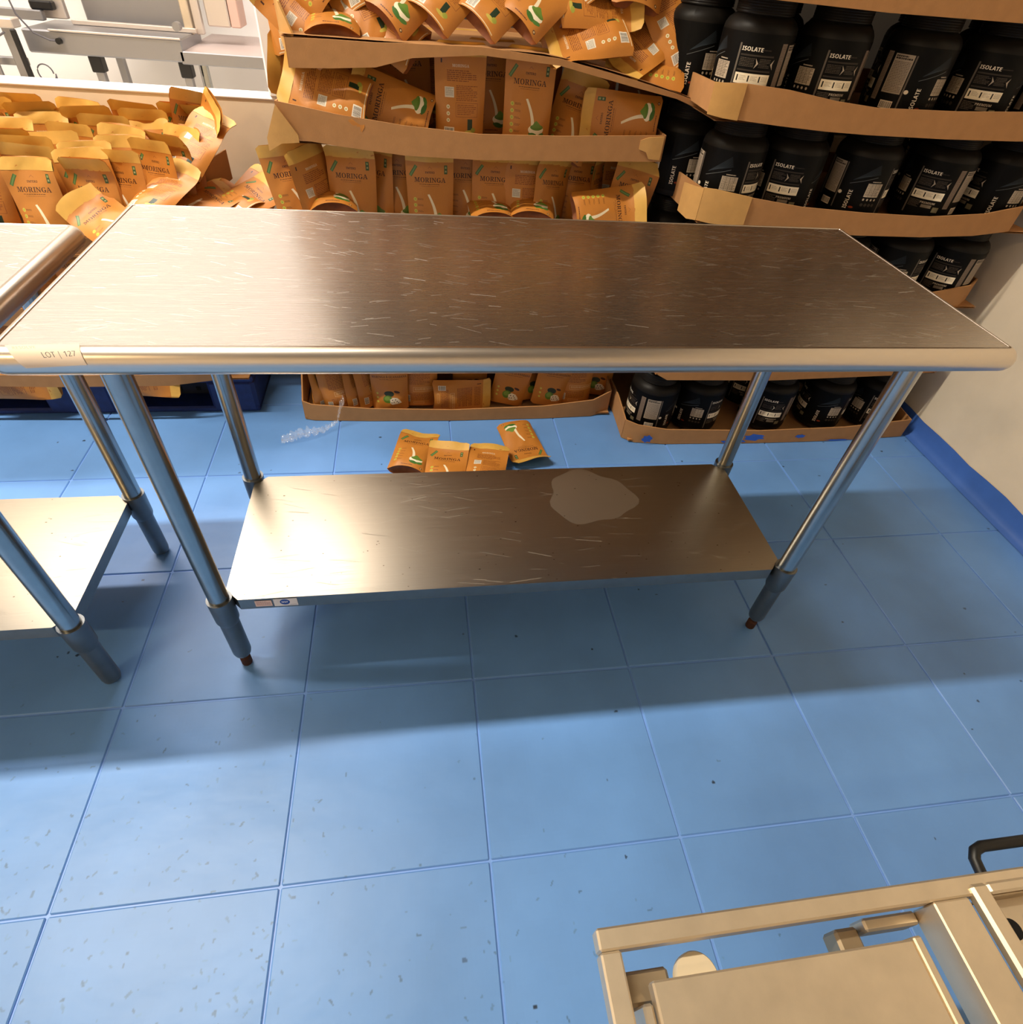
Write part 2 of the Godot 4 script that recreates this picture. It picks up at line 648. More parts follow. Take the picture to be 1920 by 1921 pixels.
func steel_maps(w: int, h: int, seed_: int, scratches: int) -> Array:
	# roughness and tint of worn sheet steel: long brushing along u, scratches, smears
	rng.seed = seed_
	var ro := blank(w, h, Color(0.27, 0.27, 0.27))
	for i in 2600:
		var f := 0.27 + rng.randf_range(-0.02, 0.03)
		ro.fill_rect(Rect2i(rng.randi_range(-200, w), rng.randi_range(0, h), rng.randi_range(60, 500), 1), Color(f, f, f))
	var al := blank(w, h, Color(0.90, 0.89, 0.87))
	for i in 2600:
		var f := rng.randf_range(-0.022, 0.02)
		al.fill_rect(Rect2i(rng.randi_range(-200, w), rng.randi_range(0, h), rng.randi_range(10, 90), 1), Color(0.90 + f, 0.89 + f, 0.87 + f))
	for i in scratches:
		var x := rng.randf_range(0, w)
		var y := rng.randf_range(0, h)
		var a := rng.randf_range(-0.45, 0.6)
		var l := rng.randf_range(8, 60)
		var k := 2 if rng.randf() < 0.1 else 1
		for s in int(l):
			var p := Vector2(x, y) + Vector2(cos(a), sin(a)) * s
			ro.fill_rect(Rect2i(int(p.x), int(p.y), k, k), Color(0.58, 0.58, 0.58))
			al.fill_rect(Rect2i(int(p.x), int(p.y), k, k), Color(1, 1, 1))
	return [ro, al]


func make_materials():
	M.white_metal = plain(Color(0.85, 0.85, 0.83), 0.5)
	M.glow = plain(Color(1, 1, 1), 0.5)
	M.glow.emission_enabled = true
	M.glow.emission = Color(1.0, 0.95, 0.86)
	M.glow.emission_energy_multiplier = 4.0
	var fine := noise_tex(512, 0.09, 3, Color(0.35, 0.35, 0.35), Color(0.75, 0.75, 0.75))
	var soft := noise_tex(512, 0.012, 4, Color(0.8, 0.8, 0.8), Color(1, 1, 1), 5)
	var pale := noise_tex(512, 0.01, 6, Color(0.94, 0.94, 0.94), Color(1, 1, 1), 5)
	# painted plaster
	M.wall = grained(plain(Color(0.95, 0.89, 0.79), 0.85), pale, soft, 0.25, 0.9)
	M.white_wall = plain(Color(0.96, 0.95, 0.94), 0.6)
	M.ceiling = plain(Color(0.60, 0.57, 0.53), 0.9)
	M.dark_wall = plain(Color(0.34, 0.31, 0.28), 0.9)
	# blue floor paint, worn and speckled
	rng.seed = 21
	var fl := blank(2048, 1232, Color(0.93, 0.93, 0.93))
	var nz := noise(0.004, 8, 5)
	for y in range(0, 1232, 4):
		for x in range(0, 2048, 4):
			var f := 0.93 + 0.09 * nz.get_noise_2d(x, y)
			fl.fill_rect(Rect2i(x, y, 4, 4), Color(f, f, f))
	for i in 1500:
		# scuffs gather where people walk, in front of the tables
		var p := Vector2(rng.randfn(0.42, 0.10) * 2048, rng.randfn(0.80, 0.10) * 1232)
		var f := rng.randf_range(0.70, 0.92)
		var k := Color(f * 1.0, f, f * 0.97)
		var turn := rng.randf_range(0, TAU)
		var l := rng.randf_range(1, 5)
		bar(fl, p.x, p.y, p.x + cos(turn) * l, p.y + sin(turn) * l, rng.randf_range(0.8, 1.8), k)
	for i in 160:
		var p := Vector2(rng.randf() * 2048, rng.randf() * 1232)
		var f := rng.randf_range(0.3, 0.7)
		oval(fl, p.x, p.y, rng.randf_range(0.8, 2.2), rng.randf_range(0.8, 1.8), Color(f, f, f))
	M.floor = plain(Color(0.44, 0.65, 0.93), 0.42)
	M.floor.albedo_texture = tex(fl)
	M.floor.uv1_triplanar = true
	M.floor.uv1_world_triplanar = true
	M.floor.uv1_scale = Vector3(1.0 / 4.7, 1, 1.0 / 2.83)
	M.floor.uv1_offset = Vector3(2.93 / 4.7, 0, 1.31 / 2.83)
	M.floor.heightmap_enabled = true
	M.floor.heightmap_texture = noise_tex(1024, 0.02, 15, Color(0.2, 0.2, 0.2), Color(0.8, 0.8, 0.8), 5)
	M.floor.heightmap_scale = 0.2
	M.floor_base = plain(Color(0.48, 0.66, 0.94), 0.4)
	M.baseboard = grained(plain(Color(0.28, 0.46, 0.80), 0.45), pale, soft, 0.2, 2.0)
	M.white_floor = plain(Color(0.9, 0.89, 0.87), 0.4)
	# steel
	var maps := steel_maps(2048, 780, 31, 480)
	M.top = plain(Color(0.83, 0.81, 0.80), 1.0, 1.0)
	M.top.roughness_texture = tex(maps[0])
	M.top.albedo_texture = tex(maps[1])
	M.top.anisotropy_enabled = true
	M.top.anisotropy = -0.55
	M.edge = grained(plain(Color(0.86, 0.82, 0.77), 0.3, 1.0), null, fine, 0.005, 6.0)
	maps = steel_maps(1024, 512, 37, 120)
	var ro: Image = maps[0]
	var al: Image = maps[1]
	# a dried-up spill on the lower shelf
	var blot := PackedVector2Array()
	for k in 40:
		var a := TAU * k / 40
		var r := 1.0 + 0.10 * sin(3 * a + 1) + 0.05 * sin(7 * a)
		blot.append(Vector2(690 + 92 * r * cos(a), 150 + 130 * r * sin(a)))
	poly(ro, blot, Color(0.37, 0.37, 0.37))
	poly(al, blot, Color(0.99, 0.99, 0.98))
	for i in 90:
		oval(al, rng.randf() * 1024, rng.randf() * 512, rng.randf_range(0.6, 2.0), rng.randf_range(0.6, 1.6), Color(0.4, 0.36, 0.3))
	ro.adjust_bcs(1.25, 1.0, 1.0)
	M.shelf = plain(Color(0.76, 0.73, 0.67), 1.0, 1.0)
	M.shelf.roughness_texture = tex(ro)
	M.shelf.albedo_texture = tex(al)
	M.zinc = grained(plain(Color(0.70, 0.71, 0.70), 0.22, 1.0), pale, fine, 0.006, 5.0)
	M.lip = grained(plain(Color(0.60, 0.60, 0.58), 0.35, 0.95), pale, fine, 0.006, 5.0)
	M.socket = grained(plain(Color(0.52, 0.53, 0.53), 0.38, 0.95), pale, fine, 0.02, 5.0)
	M.rust = grained(plain(Color(0.33, 0.2, 0.14), 0.8, 0.3), soft, fine, 0.2, 20.0)
	M.machine = grained(plain(Color(0.90, 0.84, 0.74), 0.42, 0.8), pale, fine, 0.006, 3.0)
	M.machine_dull = grained(plain(Color(0.74, 0.66, 0.54), 0.5, 0.85), pale, fine, 0.01, 3.0)
	M.nylon = plain(Color(0.88, 0.82, 0.7), 0.55)
	M.black_plastic = plain(Color(0.05, 0.048, 0.046), 0.45)
	M.black_rubber = plain(Color(0.03, 0.03, 0.03), 0.8)
	M.cavity = plain(Color(0.02, 0.02, 0.02), 0.9)
	# card, kraft
	M.card = grained(plain(Color(0.73, 0.53, 0.33), 0.9), pale, fine, 0.03, 4.0)
	M.card_pale = grained(plain(Color(0.82, 0.63, 0.37), 0.9), pale, fine, 0.03, 5.0)
	M.kraft = grained(plain(Color(0.87, 0.68, 0.32), 0.5), pale, fine, 0.012, 8.0)
	M.kraft_brown = grained(plain(Color(0.62, 0.34, 0.14), 0.6), soft, fine, 0.012, 8.0)
	rng.seed = 5
	for k in [["moringa_front", picture_moringa_front()], ["moringa_back", picture_moringa_back()], ["fruit_front", picture_fruit_front()], ["fruit_back", picture_fruit_back()]]:
		var m := plain(Color(1, 1, 1), 0.46)
		m.albedo_texture = tex(k[1])
		M[k[0]] = m
	M.tub = plain(Color(0.09, 0.08, 0.07), 0.45)
	M.tub.metallic_specular = 0.3
	M.tub_label = plain(Color(1, 0.97, 0.93), 0.5)
	M.tub_label.metallic_specular = 0.25
	M.tub_label.albedo_texture = tex(picture_tub_label())
	M.pallet = grained(plain(Color(0.08, 0.17, 0.42), 0.55), soft, fine, 0.1, 4.0)
	M.pallet_grey = plain(Color(0.07, 0.09, 0.16), 0.7)
	M.film = plain(Color(0.95, 0.97, 1.0, 0.14), 0.05)
	M.film.transparency = BaseMaterial3D.TRANSPARENCY_ALPHA
	M.blue_smear = plain(Color(0.2, 0.4, 0.8), 0.6)
	M.cable = plain(Color(0.35, 0.34, 0.36), 0.5)
	M.conveyor = plain(Color(0.62, 0.62, 0.63), 0.38, 0.85)
	M.conveyor_light = plain(Color(0.86, 0.82, 0.78), 0.35, 0.7)
	M.pale_steel = plain(Color(0.80, 0.74, 0.72), 0.5, 0.4)
	M.pink_panel = plain(Color(0.82, 0.68, 0.62), 0.6)
	# stickers
	var st := blank(512, 190, Color(0.93, 0.86, 0.78))
	write(st, "RESOLVE", "Droid Sans", true, 120, 30, 30, Color(0.78, 0.72, 0.64))
	write(st, "LOT | 127", "Droid Sans", false, 345, 106, 58, Color(0.32, 0.3, 0.3))
	M.lot_sticker = plain(Color(1, 1, 1), 0.6)
	M.lot_sticker.albedo_texture = tex(st)
	st = blank(256, 128, Color(0.9, 0.88, 0.86))
	oval(st, 120, 60, 54, 48, Color(0.12, 0.3, 0.62))
	write(st, "NSF", "Droid Sans", true, 120, 60, 30, Color(0.95, 0.95, 0.95))
	small_print(st, Rect2(170, 106, 70, 10), 1, Color(0.3, 0.3, 0.3))
	M.round_mark = plain(Color(1, 1, 1), 0.6)
	M.round_mark.albedo_texture = tex(st)
	st = blank(256, 128, Color(0.9, 0.78, 0.72))
	small_print(st, Rect2(20, 20, 216, 90), 4, Color(0.66, 0.5, 0.46))
	M.pink_sticker = plain(Color(1, 1, 1), 0.6)
	M.pink_sticker.albedo_texture = tex(st)


# ------------------------------------------------------------------ the room
const SIDE := 1.74
const REAR := -1.32
const LEDGE := 0.891


func box(st: SurfaceTool, x0: float, y0: float, z0: float, x1: float, y1: float, z1: float, b := 0.004):
	chamfer_box(st, Vector3(x0, y0, z0), Vector3(x1, y1, z1), b)


func room():
	var st := begin()
	box(st, -5, -0.15, REAR - 0.1, SIDE + 0.1, -0.0035, 4.6, 0.001)
	var fl := structure("floor", st, M.floor_base)
	# painted tiles, 40 cm, each proud of the joint
	var meshes := {}
	var gx := -0.9097
	var gz := 0.6959
	for c in range(-5, 7):
		for r in range(-2, 6):
			var x0 := gx + 0.4 * c
			var x1 := minf(x0 + 0.4, SIDE)
			var z1 := gz - 0.4 * r + 0.0
			var z0 := maxf(z1 - 0.4, REAR)
			var key := "%.3f %.3f" % [x1 - x0, z1 - z0]
			if not meshes.has(key):
				st = begin()
				chamfer_box(st, Vector3(0.0018, -0.012, 0.0018), Vector3(x1 - x0 - 0.0018, 0, z1 - z0 - 0.0018), 0.0022)
				meshes[key] = mesh_of(st)
			var t := put(fl, "tile", meshes[key], M.floor)
			t.position = Vector3(x0, rng.randf_range(-0.0006, 0.0002), z0)
			t.rotation = Vector3(rng.randf_range(-0.0012, 0.0012), 0.0, rng.randf_range(-0.0012, 0.0012))
	# side wall, with blue paint run up its foot
	st = begin()
	box(st, SIDE, -0.1, REAR - 0.15, SIDE + 0.15, 4.3, 4.6)
	structure("wall_right", st, M.wall)
	st = begin()
	sheet(st, 40, 5, func(u, v):
		var z := lerpf(REAR, 2.2, u)
		var a: float = v / 0.6 * PI / 2
		if v < 0.6:
			return Vector3(SIDE - 0.03 + sin(a) * 0.027, 0.03 - cos(a) * 0.0285, z)
		return Vector3(SIDE - 0.003, 0.03 + (v - 0.6) / 0.4 * (0.052 + 0.003 * sin(z * 23.0) + 0.002 * sin(z * 61.0)), z))
	structure("baseboard_right", st, M.baseboard)
	# rear wall: a low wall with an opening above it, then solid past the opening
	st = begin()
	box(st, -5, -0.1, REAR - 0.08, SIDE, LEDGE - 0.01, REAR, 0.006)
	structure("wall_back", st, M.wall)
	st = begin()
	box(st, -5, LEDGE - 0.010, REAR - 0.085, -0.56, LEDGE, REAR + 0.004, 0.004)
	structure("trim_1", st, M.white_wall)
	st = begin()
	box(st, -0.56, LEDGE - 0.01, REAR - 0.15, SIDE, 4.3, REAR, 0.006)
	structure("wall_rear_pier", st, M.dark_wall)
	st = begin()
	box(st, -0.655, LEDGE, REAR - 0.15, -0.56, 2.3, REAR + 0.012, 0.006)
	structure("trim_2", st, M.white_wall)
	st = begin()
	box(st, -5, 2.3, REAR - 0.15, -0.56, 4.3, REAR, 0.006)
	structure("wall_rear_lintel", st, M.wall)
	st = begin()
	box(st, -5.15, -0.1, -3.7, -5, 4.3, 4.6)
	structure("wall_left", st, M.wall)
	st = begin()
	box(st, -5.15, -0.1, 4.6, SIDE + 0.15, 4.3, 4.75)
	structure("wall_front", st, M.wall)
	st = begin()
	box(st, -5.15, 4.2, REAR - 0.15, SIDE + 0.15, 4.35, 4.75)
	structure("ceiling", st, M.ceiling)
	# the white room beyond
	st = begin()
	box(st, -5.15, -0.15, -3.65, SIDE + 0.1, 0, REAR - 0.1)
	structure("floor_beyond", st, M.white_floor)
	st = begin()
	box(st, -5.15, -0.1, -3.65, SIDE + 0.15, 2.95, -3.5)
	structure("wall_beyond", st, M.white_wall)
	st = begin()
	box(st, 1.2, -0.1, -3.5, 1.35, 2.95, REAR - 0.15)
	structure("wall_beyond_side", st, M.white_wall)
	st = begin()
	box(st, -5.15, 2.8, -3.65, SIDE + 0.15, 2.95, REAR - 0.15)
	structure("ceiling_beyond", st, M.white_wall)


# ------------------------------------------------------------------ steel tables
func work_table(label: String, at: Vector3, high: float, feet: bool):
	var t = thing("work_table", label, "table", at, "")
	var st := begin()
	var hx := 0.77
	var hz := 0.29
	# flat top
	st.set_smooth_group(1)
	var x0 := -hx + 0.019
	var z0 := -hz + 0.019
	quad(st, Vector3(x0, high - 0.0008, -z0), Vector3(x0, high - 0.0008, z0), Vector3(-x0, high - 0.0008, z0), Vector3(-x0, high - 0.0008, -z0), Vector2(0, 1), Vector2(0, 0), Vector2(1, 0), Vector2(1, 1))
	st.set_smooth_group(-1)
	part(t, "tabletop", st, M.top)
	st = begin()
	var rings := [Vector2(0.0215, high - 0.002), Vector2(0.0195, high - 0.0002)]
	for k in 13:
		var a := PI / 2 - PI * k / 12.0
		rings.append(Vector2(0.0195 - cos(a) * 0.0195, high - 0.0205 + sin(a) * 0.0205))
	rings.append(Vector2(0.055, high - 0.041))
	rings.append(Vector2(0.057, high - 0.03))
	slab(st, hx, hz, rings, 0.024)
	part(t, "rolled_edge", st, M.edge)
	st = begin()
	chamfer_box(st, Vector3(-hx + 0.03, high - 0.012, -hz + 0.03), Vector3(hx - 0.03, high - 0.003, hz - 0.03), 0.002)
	part(t, "underside_panel", st, M.zinc)
	for z in [-0.1, 0.1]:
		st = begin()
		chamfer_box(st, Vector3(-0.6, high - 0.045, z - 0.04), Vector3(0.6, high - 0.012, z + 0.04), 0.006)
		part(t, "support_channel", st, M.zinc)
	# lower shelf with a turned-down lip
	var drop := 0.0 if feet else -0.034
	var sy := 0.249 + drop
	st = begin()
	var w := 0.655
	var d := 0.202
	var notch := 0.03
	var outline := [Vector2(-w + notch, -d), Vector2(w - notch, -d), Vector2(w, -d + notch), Vector2(w, d - notch), Vector2(w - notch, d), Vector2(-w + notch, d), Vector2(-w, d - notch), Vector2(-w, -d + notch)]
	for i in range(1, 7):
		var p: Vector2 = outline[0]
		var q: Vector2 = outline[i]
		var r: Vector2 = outline[i + 1]
		var uv := func(v): return Vector2(v.x / (2 * w) + 0.5, v.y / (2 * d) + 0.5)
		tri(st, Vector3(p.x, sy, p.y), Vector3(q.x, sy, q.y), Vector3(r.x, sy, r.y), uv.call(p), uv.call(q), uv.call(r))
	var shelf = part(t, "lower_shelf", st, M.shelf)
	st = begin()
	for i in 8:
		var p: Vector2 = outline[i]
		var q: Vector2 = outline[(i + 1) % 8]
		var o := Vector3((p + q).y, 0, -(p + q).x).normalized() * 0.0
		quad(st, Vector3(q.x, sy, q.y) + o, Vector3(p.x, sy, p.y) + o, Vector3(p.x, sy - 0.034, p.y) + o, Vector3(q.x, sy - 0.034, q.y) + o)
		quad(st, Vector3(p.x, sy - 0.003, p.y) * Vector3(0.996, 1, 0.99), Vector3(q.x, sy - 0.003, q.y) * Vector3(0.996, 1, 0.99), Vector3(q.x, sy - 0.034, q.y) * Vector3(0.996, 1, 0.99), Vector3(p.x, sy - 0.034, p.y) * Vector3(0.996, 1, 0.99))
	part(shelf, "shelf_lip", st, M.lip)
	# legs, sockets, feet
	for s in [[-1, 1], [1, 1], [-1, -1], [1, -1]]:
		var c := Vector3(s[0] * 0.662, 0, s[1] * 0.2)
		st = begin()
		lathe(st, [Vector2(0, 0.225 + drop), Vector2(0.0207, 0.225 + drop), Vector2(0.0207, high - 0.03), Vector2(0, high - 0.03)], 28, c)
		var leg = part(t, "leg", st, M.zinc)
		st = begin()
		lathe(st, [Vector2(0.0205, 0.172 + drop), Vector2(0.0252, 0.186 + drop), Vector2(0.0262, 0.25 + drop), Vector2(0.0262, 0.2555 + drop), Vector2(0.0209, 0.2555 + drop)], 28, c)
		part(leg, "shelf_socket", st, M.socket)
		st = begin()
		if feet:
			lathe(st, [Vector2(0, 0.038), Vector2(0.012, 0.038), Vector2(0.0185, 0.046), Vector2(0.0208, 0.056), Vector2(0.0212, 0.19)], 28, c)
		else:
			lathe(st, [Vector2(0, 0.001), Vector2(0.012, 0.001), Vector2(0.019, 0.006), Vector2(0.0208, 0.016), Vector2(0.0212, 0.19 + drop)], 28, c)
		part(leg, "leg_end", st, M.socket)
		if feet:
			st = begin()
			lathe(st, [Vector2(0, 0.0), Vector2(0.0115, 0.0), Vector2(0.0125, 0.004), Vector2(0.0125, 0.026), Vector2(0.009, 0.03), Vector2(0.009, 0.042)], 14, c)
			part(leg, "adjustable_foot", st, M.rust)
	return t


func tables():
	var t = work_table("worn stainless work table with a numbered sticker, standing alone on adjustable feet", Vector3(0.005, 0, 0), 0.8907, true)
	# paper sticker wrapped on the rolled edge
	var st := begin()
	sheet(st, 12, 8, func(u, v):
		var a: float = lerpf(0.05, 1.6, v) + 0.22 * (u - 0.5)
		return Vector3(lerpf(-0.722, -0.648, u) + (0.5 - v) * 0.010 - 0.012 * (1.0 - u) * v, 0.8702 + sin(a) * 0.0213, 0.2705 + cos(a) * 0.0203))
	put(t, "lot_sticker", mesh_of(st), M.lot_sticker).set_meta("label", "cream lot sticker on the rolled edge")
	st = begin()
	quad(st, Vector3(-0.553, 0.221, 0.2032), Vector3(-0.553, 0.246, 0.2032), Vector3(-0.503, 0.246, 0.2032), Vector3(-0.503, 0.221, 0.2032), Vector2(0, 1), Vector2(0, 0), Vector2(1, 0), Vector2(1, 1))
	put(t, "round_mark_sticker", mesh_of(st), M.round_mark)
	st = begin()
	quad(st, Vector3(-0.592, 0.223, 0.2032), Vector3(-0.592, 0.243, 0.2032), Vector3(-0.557, 0.243, 0.2032), Vector3(-0.557, 0.223, 0.2032), Vector2(0, 1), Vector2(0, 0), Vector2(1, 0), Vector2(1, 1))
	put(t, "paper_sticker", mesh_of(st), M.pink_sticker)
	work_table("second stainless work table, cut off by the frame edge, with one leg lacking its foot", Vector3(-1.617, 0, 0.018), 0.855, false)


# ------------------------------------------------------------------ cardboard trays
func tray(label: String, at: Array, y: float, front: Array, ends: Array, high: float, sag := 0.0, group := "cardboard trays of the pouch stack"):
	# at = [x0, x1, rear z, front z]; ends = heights of the two end walls
	var t = thing("cardboard_tray", label, "tray", Vector3(at[0], y, at[3]), group)
	var o := Vector3(at[0], y, at[3])
	var st := begin()
	for side in 2:
		sheet(st, 14, 2, func(u, v):
			var dip: float = sag * pow(maxf(0.0, (u - 0.55) / 0.45), 1.4)
			return Vector3(u * (at[1] - at[0]), (0.005 if side == 0 else 0.0) - dip, (1.0 - v) * 0.0 + v * (at[2] - at[3])), side == 1)
	part(t, "base_sheet", st, M.card)
	st = begin()
	strip(st, front.map(func(p): return Vector4(p.x - o.x, p.y - o.z, p.z - o.y, p.w - o.y)), 0.005)
	part(t, "front_wall", st, M.card)
	var fl: Vector4 = front[0]
	var fr: Vector4 = front[-1]
	var k := 0
	for e in [[fl, at[0], ends[0]], [fr, at[1], ends[1]]]:
		var p: Vector4 = e[0]
		st = begin()
		var bent: float = (-0.02 if k == 0 else 0.02)
		strip(st, [
			Vector4(p.x - o.x, p.y - o.z, p.z - o.y, p.w - o.y),
			Vector4(e[1] - o.x + bent * 0.3, lerpf(at[3], at[2], 0.3) - o.z, p.z - o.y, lerpf(p.w - o.y, e[2], 0.6)),
			Vector4(e[1] - o.x + bent * 0.5, lerpf(at[3], at[2], 0.65) - o.z, p.z - o.y, e[2]),
			Vector4(e[1] - o.x, at[2] - o.z, p.z - o.y, e[2])], 0.005)
		part(t, "end_wall", st, M.card)
		k += 1
	st = begin()
	strip(st, [Vector4(0, at[2] - o.z, -sag * 0.0, high), Vector4(at[1] - at[0], at[2] - o.z, -sag, high - sag)], 0.005)
	part(t, "rear_wall", st, M.card)
	return t


func V4(a: float, b: float, c: float, d: float) -> Vector4:
	return Vector4(a, b, c, d)


func trays():
	var z := -0.80
	var t = tray("sagging cardboard tray highest in view on the pouch stack, with a folded-down front", [-0.51, 0.60, -1.22, z], 1.106,
		[V4(-0.497, -0.80, 1.046, 1.104), V4(-0.40, -0.795, 1.051, 1.107), V4(-0.29, -0.79, 1.060, 1.108), V4(-0.20, -0.785, 1.084, 1.112), V4(-0.03, -0.78, 1.100, 1.116), V4(0.17, -0.785, 1.090, 1.104), V4(0.36, -0.79, 1.058, 1.073), V4(0.50, -0.795, 1.036, 1.047), V4(0.61, -0.80, 1.004, 1.022)], [0.05, 0.05], 0.06, 0.085)
	var st := begin()
	strip(st, [V4(1.095, 0.0, -0.085, 0.0), V4(1.115, -0.01, -0.08, 0.02), V4(1.13, -0.03, -0.075, 0.01)], 0.006)
	part(t, "end_flap", st, M.card_pale)
	st = begin()
	strip(st, [V4(-0.015, -0.10, 0.0, 0.075), V4(0.005, -0.03, -0.03, 0.06), V4(0.03, -0.008, -0.05, 0.005)], 0.005)
	part(t, "end_flap", st, M.card_pale)
	t = tray("cardboard tray second from the top, torn at the wall-opening end, square at the jar end", [-0.545, 0.495, -1.22, z], 0.886,
		[V4(-0.545, -0.80, 0.900, 0.977), V4(-0.40, -0.795, 0.885, 0.957), V4(-0.23, -0.79, 0.872, 0.941), V4(-0.03, -0.785, 0.871, 0.932), V4(0.20, -0.79, 0.877, 0.937), V4(0.494, -0.80, 0.885, 0.950)], [0.07, 0.06], 0.07)
	st = begin()
	strip(st, [V4(0.968, 0.004, 0.028, 0.050), V4(0.990, 0.006, 0.022, 0.058), V4(1.000, 0.007, 0.006, 0.059), V4(1.034, 0.006, 0.004, 0.062)], 0.005)
	part(t, "corner_flap", st, M.card_pale)
	st = begin()
	strip(st, [V4(-0.035, 0.004, -0.02, 0.01), V4(0.0, 0.012, 0.0, 0.085), V4(0.045, 0.012, 0.004, 0.02)], 0.004)
	part(t, "torn_flap", st, M.card_pale)
	tray("cardboard tray hidden by the tabletop edge under the third layer of pouches", [-0.60, 0.50, -1.22, -0.81], 0.645,
		[V4(-0.60, -0.81, 0.643, 0.70), V4(-0.1, -0.80, 0.641, 0.69), V4(0.50, -0.81, 0.643, 0.70)], [0.06, 0.06], 0.06)
	for y in [0.438, 0.231]:
		tray("cardboard tray concealed behind the table, %s of the two" % ("upper" if y > 0.3 else "lower"), [-0.61, 0.51, -1.22, -0.81], y,
			[V4(-0.61, -0.81, y - 0.002, y + 0.06), V4(0.0, -0.80, y - 0.002, y + 0.055), V4(0.51, -0.81, y - 0.002, y + 0.06)], [0.06, 0.06], 0.06)
	t = tray("cardboard tray on the blue floor holding the fruit pouches", [-0.633, 0.515, -1.22, -0.805], 0.008,
		[V4(-0.633, -0.81, 0.002, 0.078), V4(-0.60, -0.80, 0.002, 0.070), V4(-0.40, -0.79, 0.002, 0.056), V4(-0.10, -0.785, 0.002, 0.050), V4(0.25, -0.79, 0.002, 0.058), V4(0.44, -0.80, 0.002, 0.076), V4(0.515, -0.83, 0.002, 0.096)], [0.185, 0.11], 0.1)
	# the tub stack
	var g := "cardboard trays of the tub stack"
	tray("cardboard tray highest on the tub stack, cropped by the frame top", [0.56, 1.70, -1.22, -0.64], 1.258,
		[V4(0.56, -0.64, 1.256, 1.33), V4(0.9, -0.625, 1.252, 1.325), V4(1.3, -0.625, 1.256, 1.33), V4(1.70, -0.64, 1.262, 1.335)], [0.07, 0.07], 0.07, 0.0, g)
	t = tray("cardboard tray with a bright bent corner under the uppermost visible tubs", [0.55, 1.70, -1.22, -0.635], 1.020,
		[V4(0.535, -0.65, 1.035, 1.096), V4(0.60, -0.63, 1.026, 1.101), V4(0.72, -0.62, 1.020, 1.095), V4(0.85, -0.615, 1.015, 1.080), V4(0.97, -0.615, 1.013, 1.072), V4(1.2, -0.615, 1.014, 1.076), V4(1.42, -0.62, 1.018, 1.085), V4(1.68, -0.64, 1.026, 1.09)], [0.07, 0.07], 0.07, 0.0, g)
	st = begin()
	strip(st, [V4(-0.02, -0.01, 0.012, 0.078), V4(0.015, 0.008, 0.008, 0.079), V4(0.055, 0.0105, 0.005, 0.081)], 0.004)
	part(t, "corner_flap", st, M.card_pale)
	t = tray("cardboard tray with a pale corner just above the tabletop end, second under tubs", [0.58, 1.68, -1.22, -0.64], 0.776,
		[V4(0.575, -0.655, 0.782, 0.862), V4(0.61, -0.635, 0.778, 0.864), V4(0.72, -0.62, 0.772, 0.850), V4(0.87, -0.615, 0.768, 0.834), V4(1.07, -0.612, 0.765, 0.826), V4(1.28, -0.612, 0.766, 0.823), V4(1.46, -0.62, 0.772, 0.834), V4(1.60, -0.645, 0.780, 0.852), V4(1.66, -0.70, 0.784, 0.856)], [0.075, 0.075], 0.07, 0.0, g)
	st = begin()
	strip(st, [V4(-0.02, -0.10, 0.0, 0.075), V4(-0.018, -0.03, 0.0, 0.085), V4(0.0, -0.008, 0.004, 0.086)], 0.005)
	part(t, "corner_flap", st, M.card_pale)
	st = begin()
	strip(st, [V4(0.0, -0.008, 0.004, 0.087), V4(0.03, 0.010, 0.003, 0.089), V4(0.13, 0.024, -0.003, 0.077)], 0.004)
	part(t, "corner_flap", st, M.card_pale)
	tray("cardboard tray under the tubs beside the tabletop corner, third in the tub stack", [0.58, 1.665, -1.22, -0.645], 0.532,
		[V4(0.58, -0.65, 0.532, 0.60), V4(0.9, -0.62, 0.530, 0.592), V4(1.43, -0.625, 0.528, 0.590), V4(1.60, -0.655, 0.532, 0.606), V4(1.66, -0.70, 0.536, 0.61)], [0.07, 0.07], 0.07, 0.0, g)
	tray("cardboard tray seen just under the rolled table edge, fourth in the tub stack", [0.585, 1.67, -1.22, -0.64], 0.284,
		[V4(0.565, -0.66, 0.292, 0.345), V4(0.625, -0.625, 0.272, 0.345), V4(1.0, -0.615, 0.274, 0.34), V4(1.46, -0.62, 0.288, 0.35), V4(1.67, -0.64, 0.29, 0.35)], [0.065, 0.065], 0.07, 0.0, g)
	t = tray("paint-smeared cardboard tray on the floor under the lowest tubs", [0.545, 1.69, -1.22, -0.63], 0.008,
		[V4(0.53, -0.66, 0.002, 0.082), V4(0.57, -0.63, 0.002, 0.080), V4(0.68, -0.615, 0.002, 0.068), V4(1.05, -0.608, 0.002, 0.060), V4(1.4, -0.612, 0.002, 0.066), V4(1.69, -0.63, 0.002, 0.082)], [0.09, 0.09], 0.09, 0.0, g)
	for p in [[0.045, 0.085, 0.004, 0.036], [0.36, 0.46, -0.004, 0.012], [0.45, 0.53, 0.006, 0.036], [0.66, 0.70, 0.014, 0.03], [0.80, 0.90, -0.004, 0.004]]:
		st = begin()
		var zz: float = 0.0185 if p[0] < 0.1 else 0.0245
		var edge := []
		for k in 14:
			var a := TAU * k / 14
			var r := 1.0 + 0.22 * sin(k * 2.7 + p[0] * 9.0)
			edge.append(Vector3((p[0] + p[1]) / 2 + cos(a) * r * (p[1] - p[0]) / 2, (p[2] + p[3]) / 2 + sin(a) * r * (p[3] - p[2]) / 2, zz))
		for k in 14:
			tri(st, Vector3((p[0] + p[1]) / 2, (p[2] + p[3]) / 2, zz + 0.0004), edge[(k + 1) % 14], edge[k])
		part(t, "paint_smear", st, M.blue_smear)
	# the stack on the pallet
	g = "cardboard trays on the pallet"
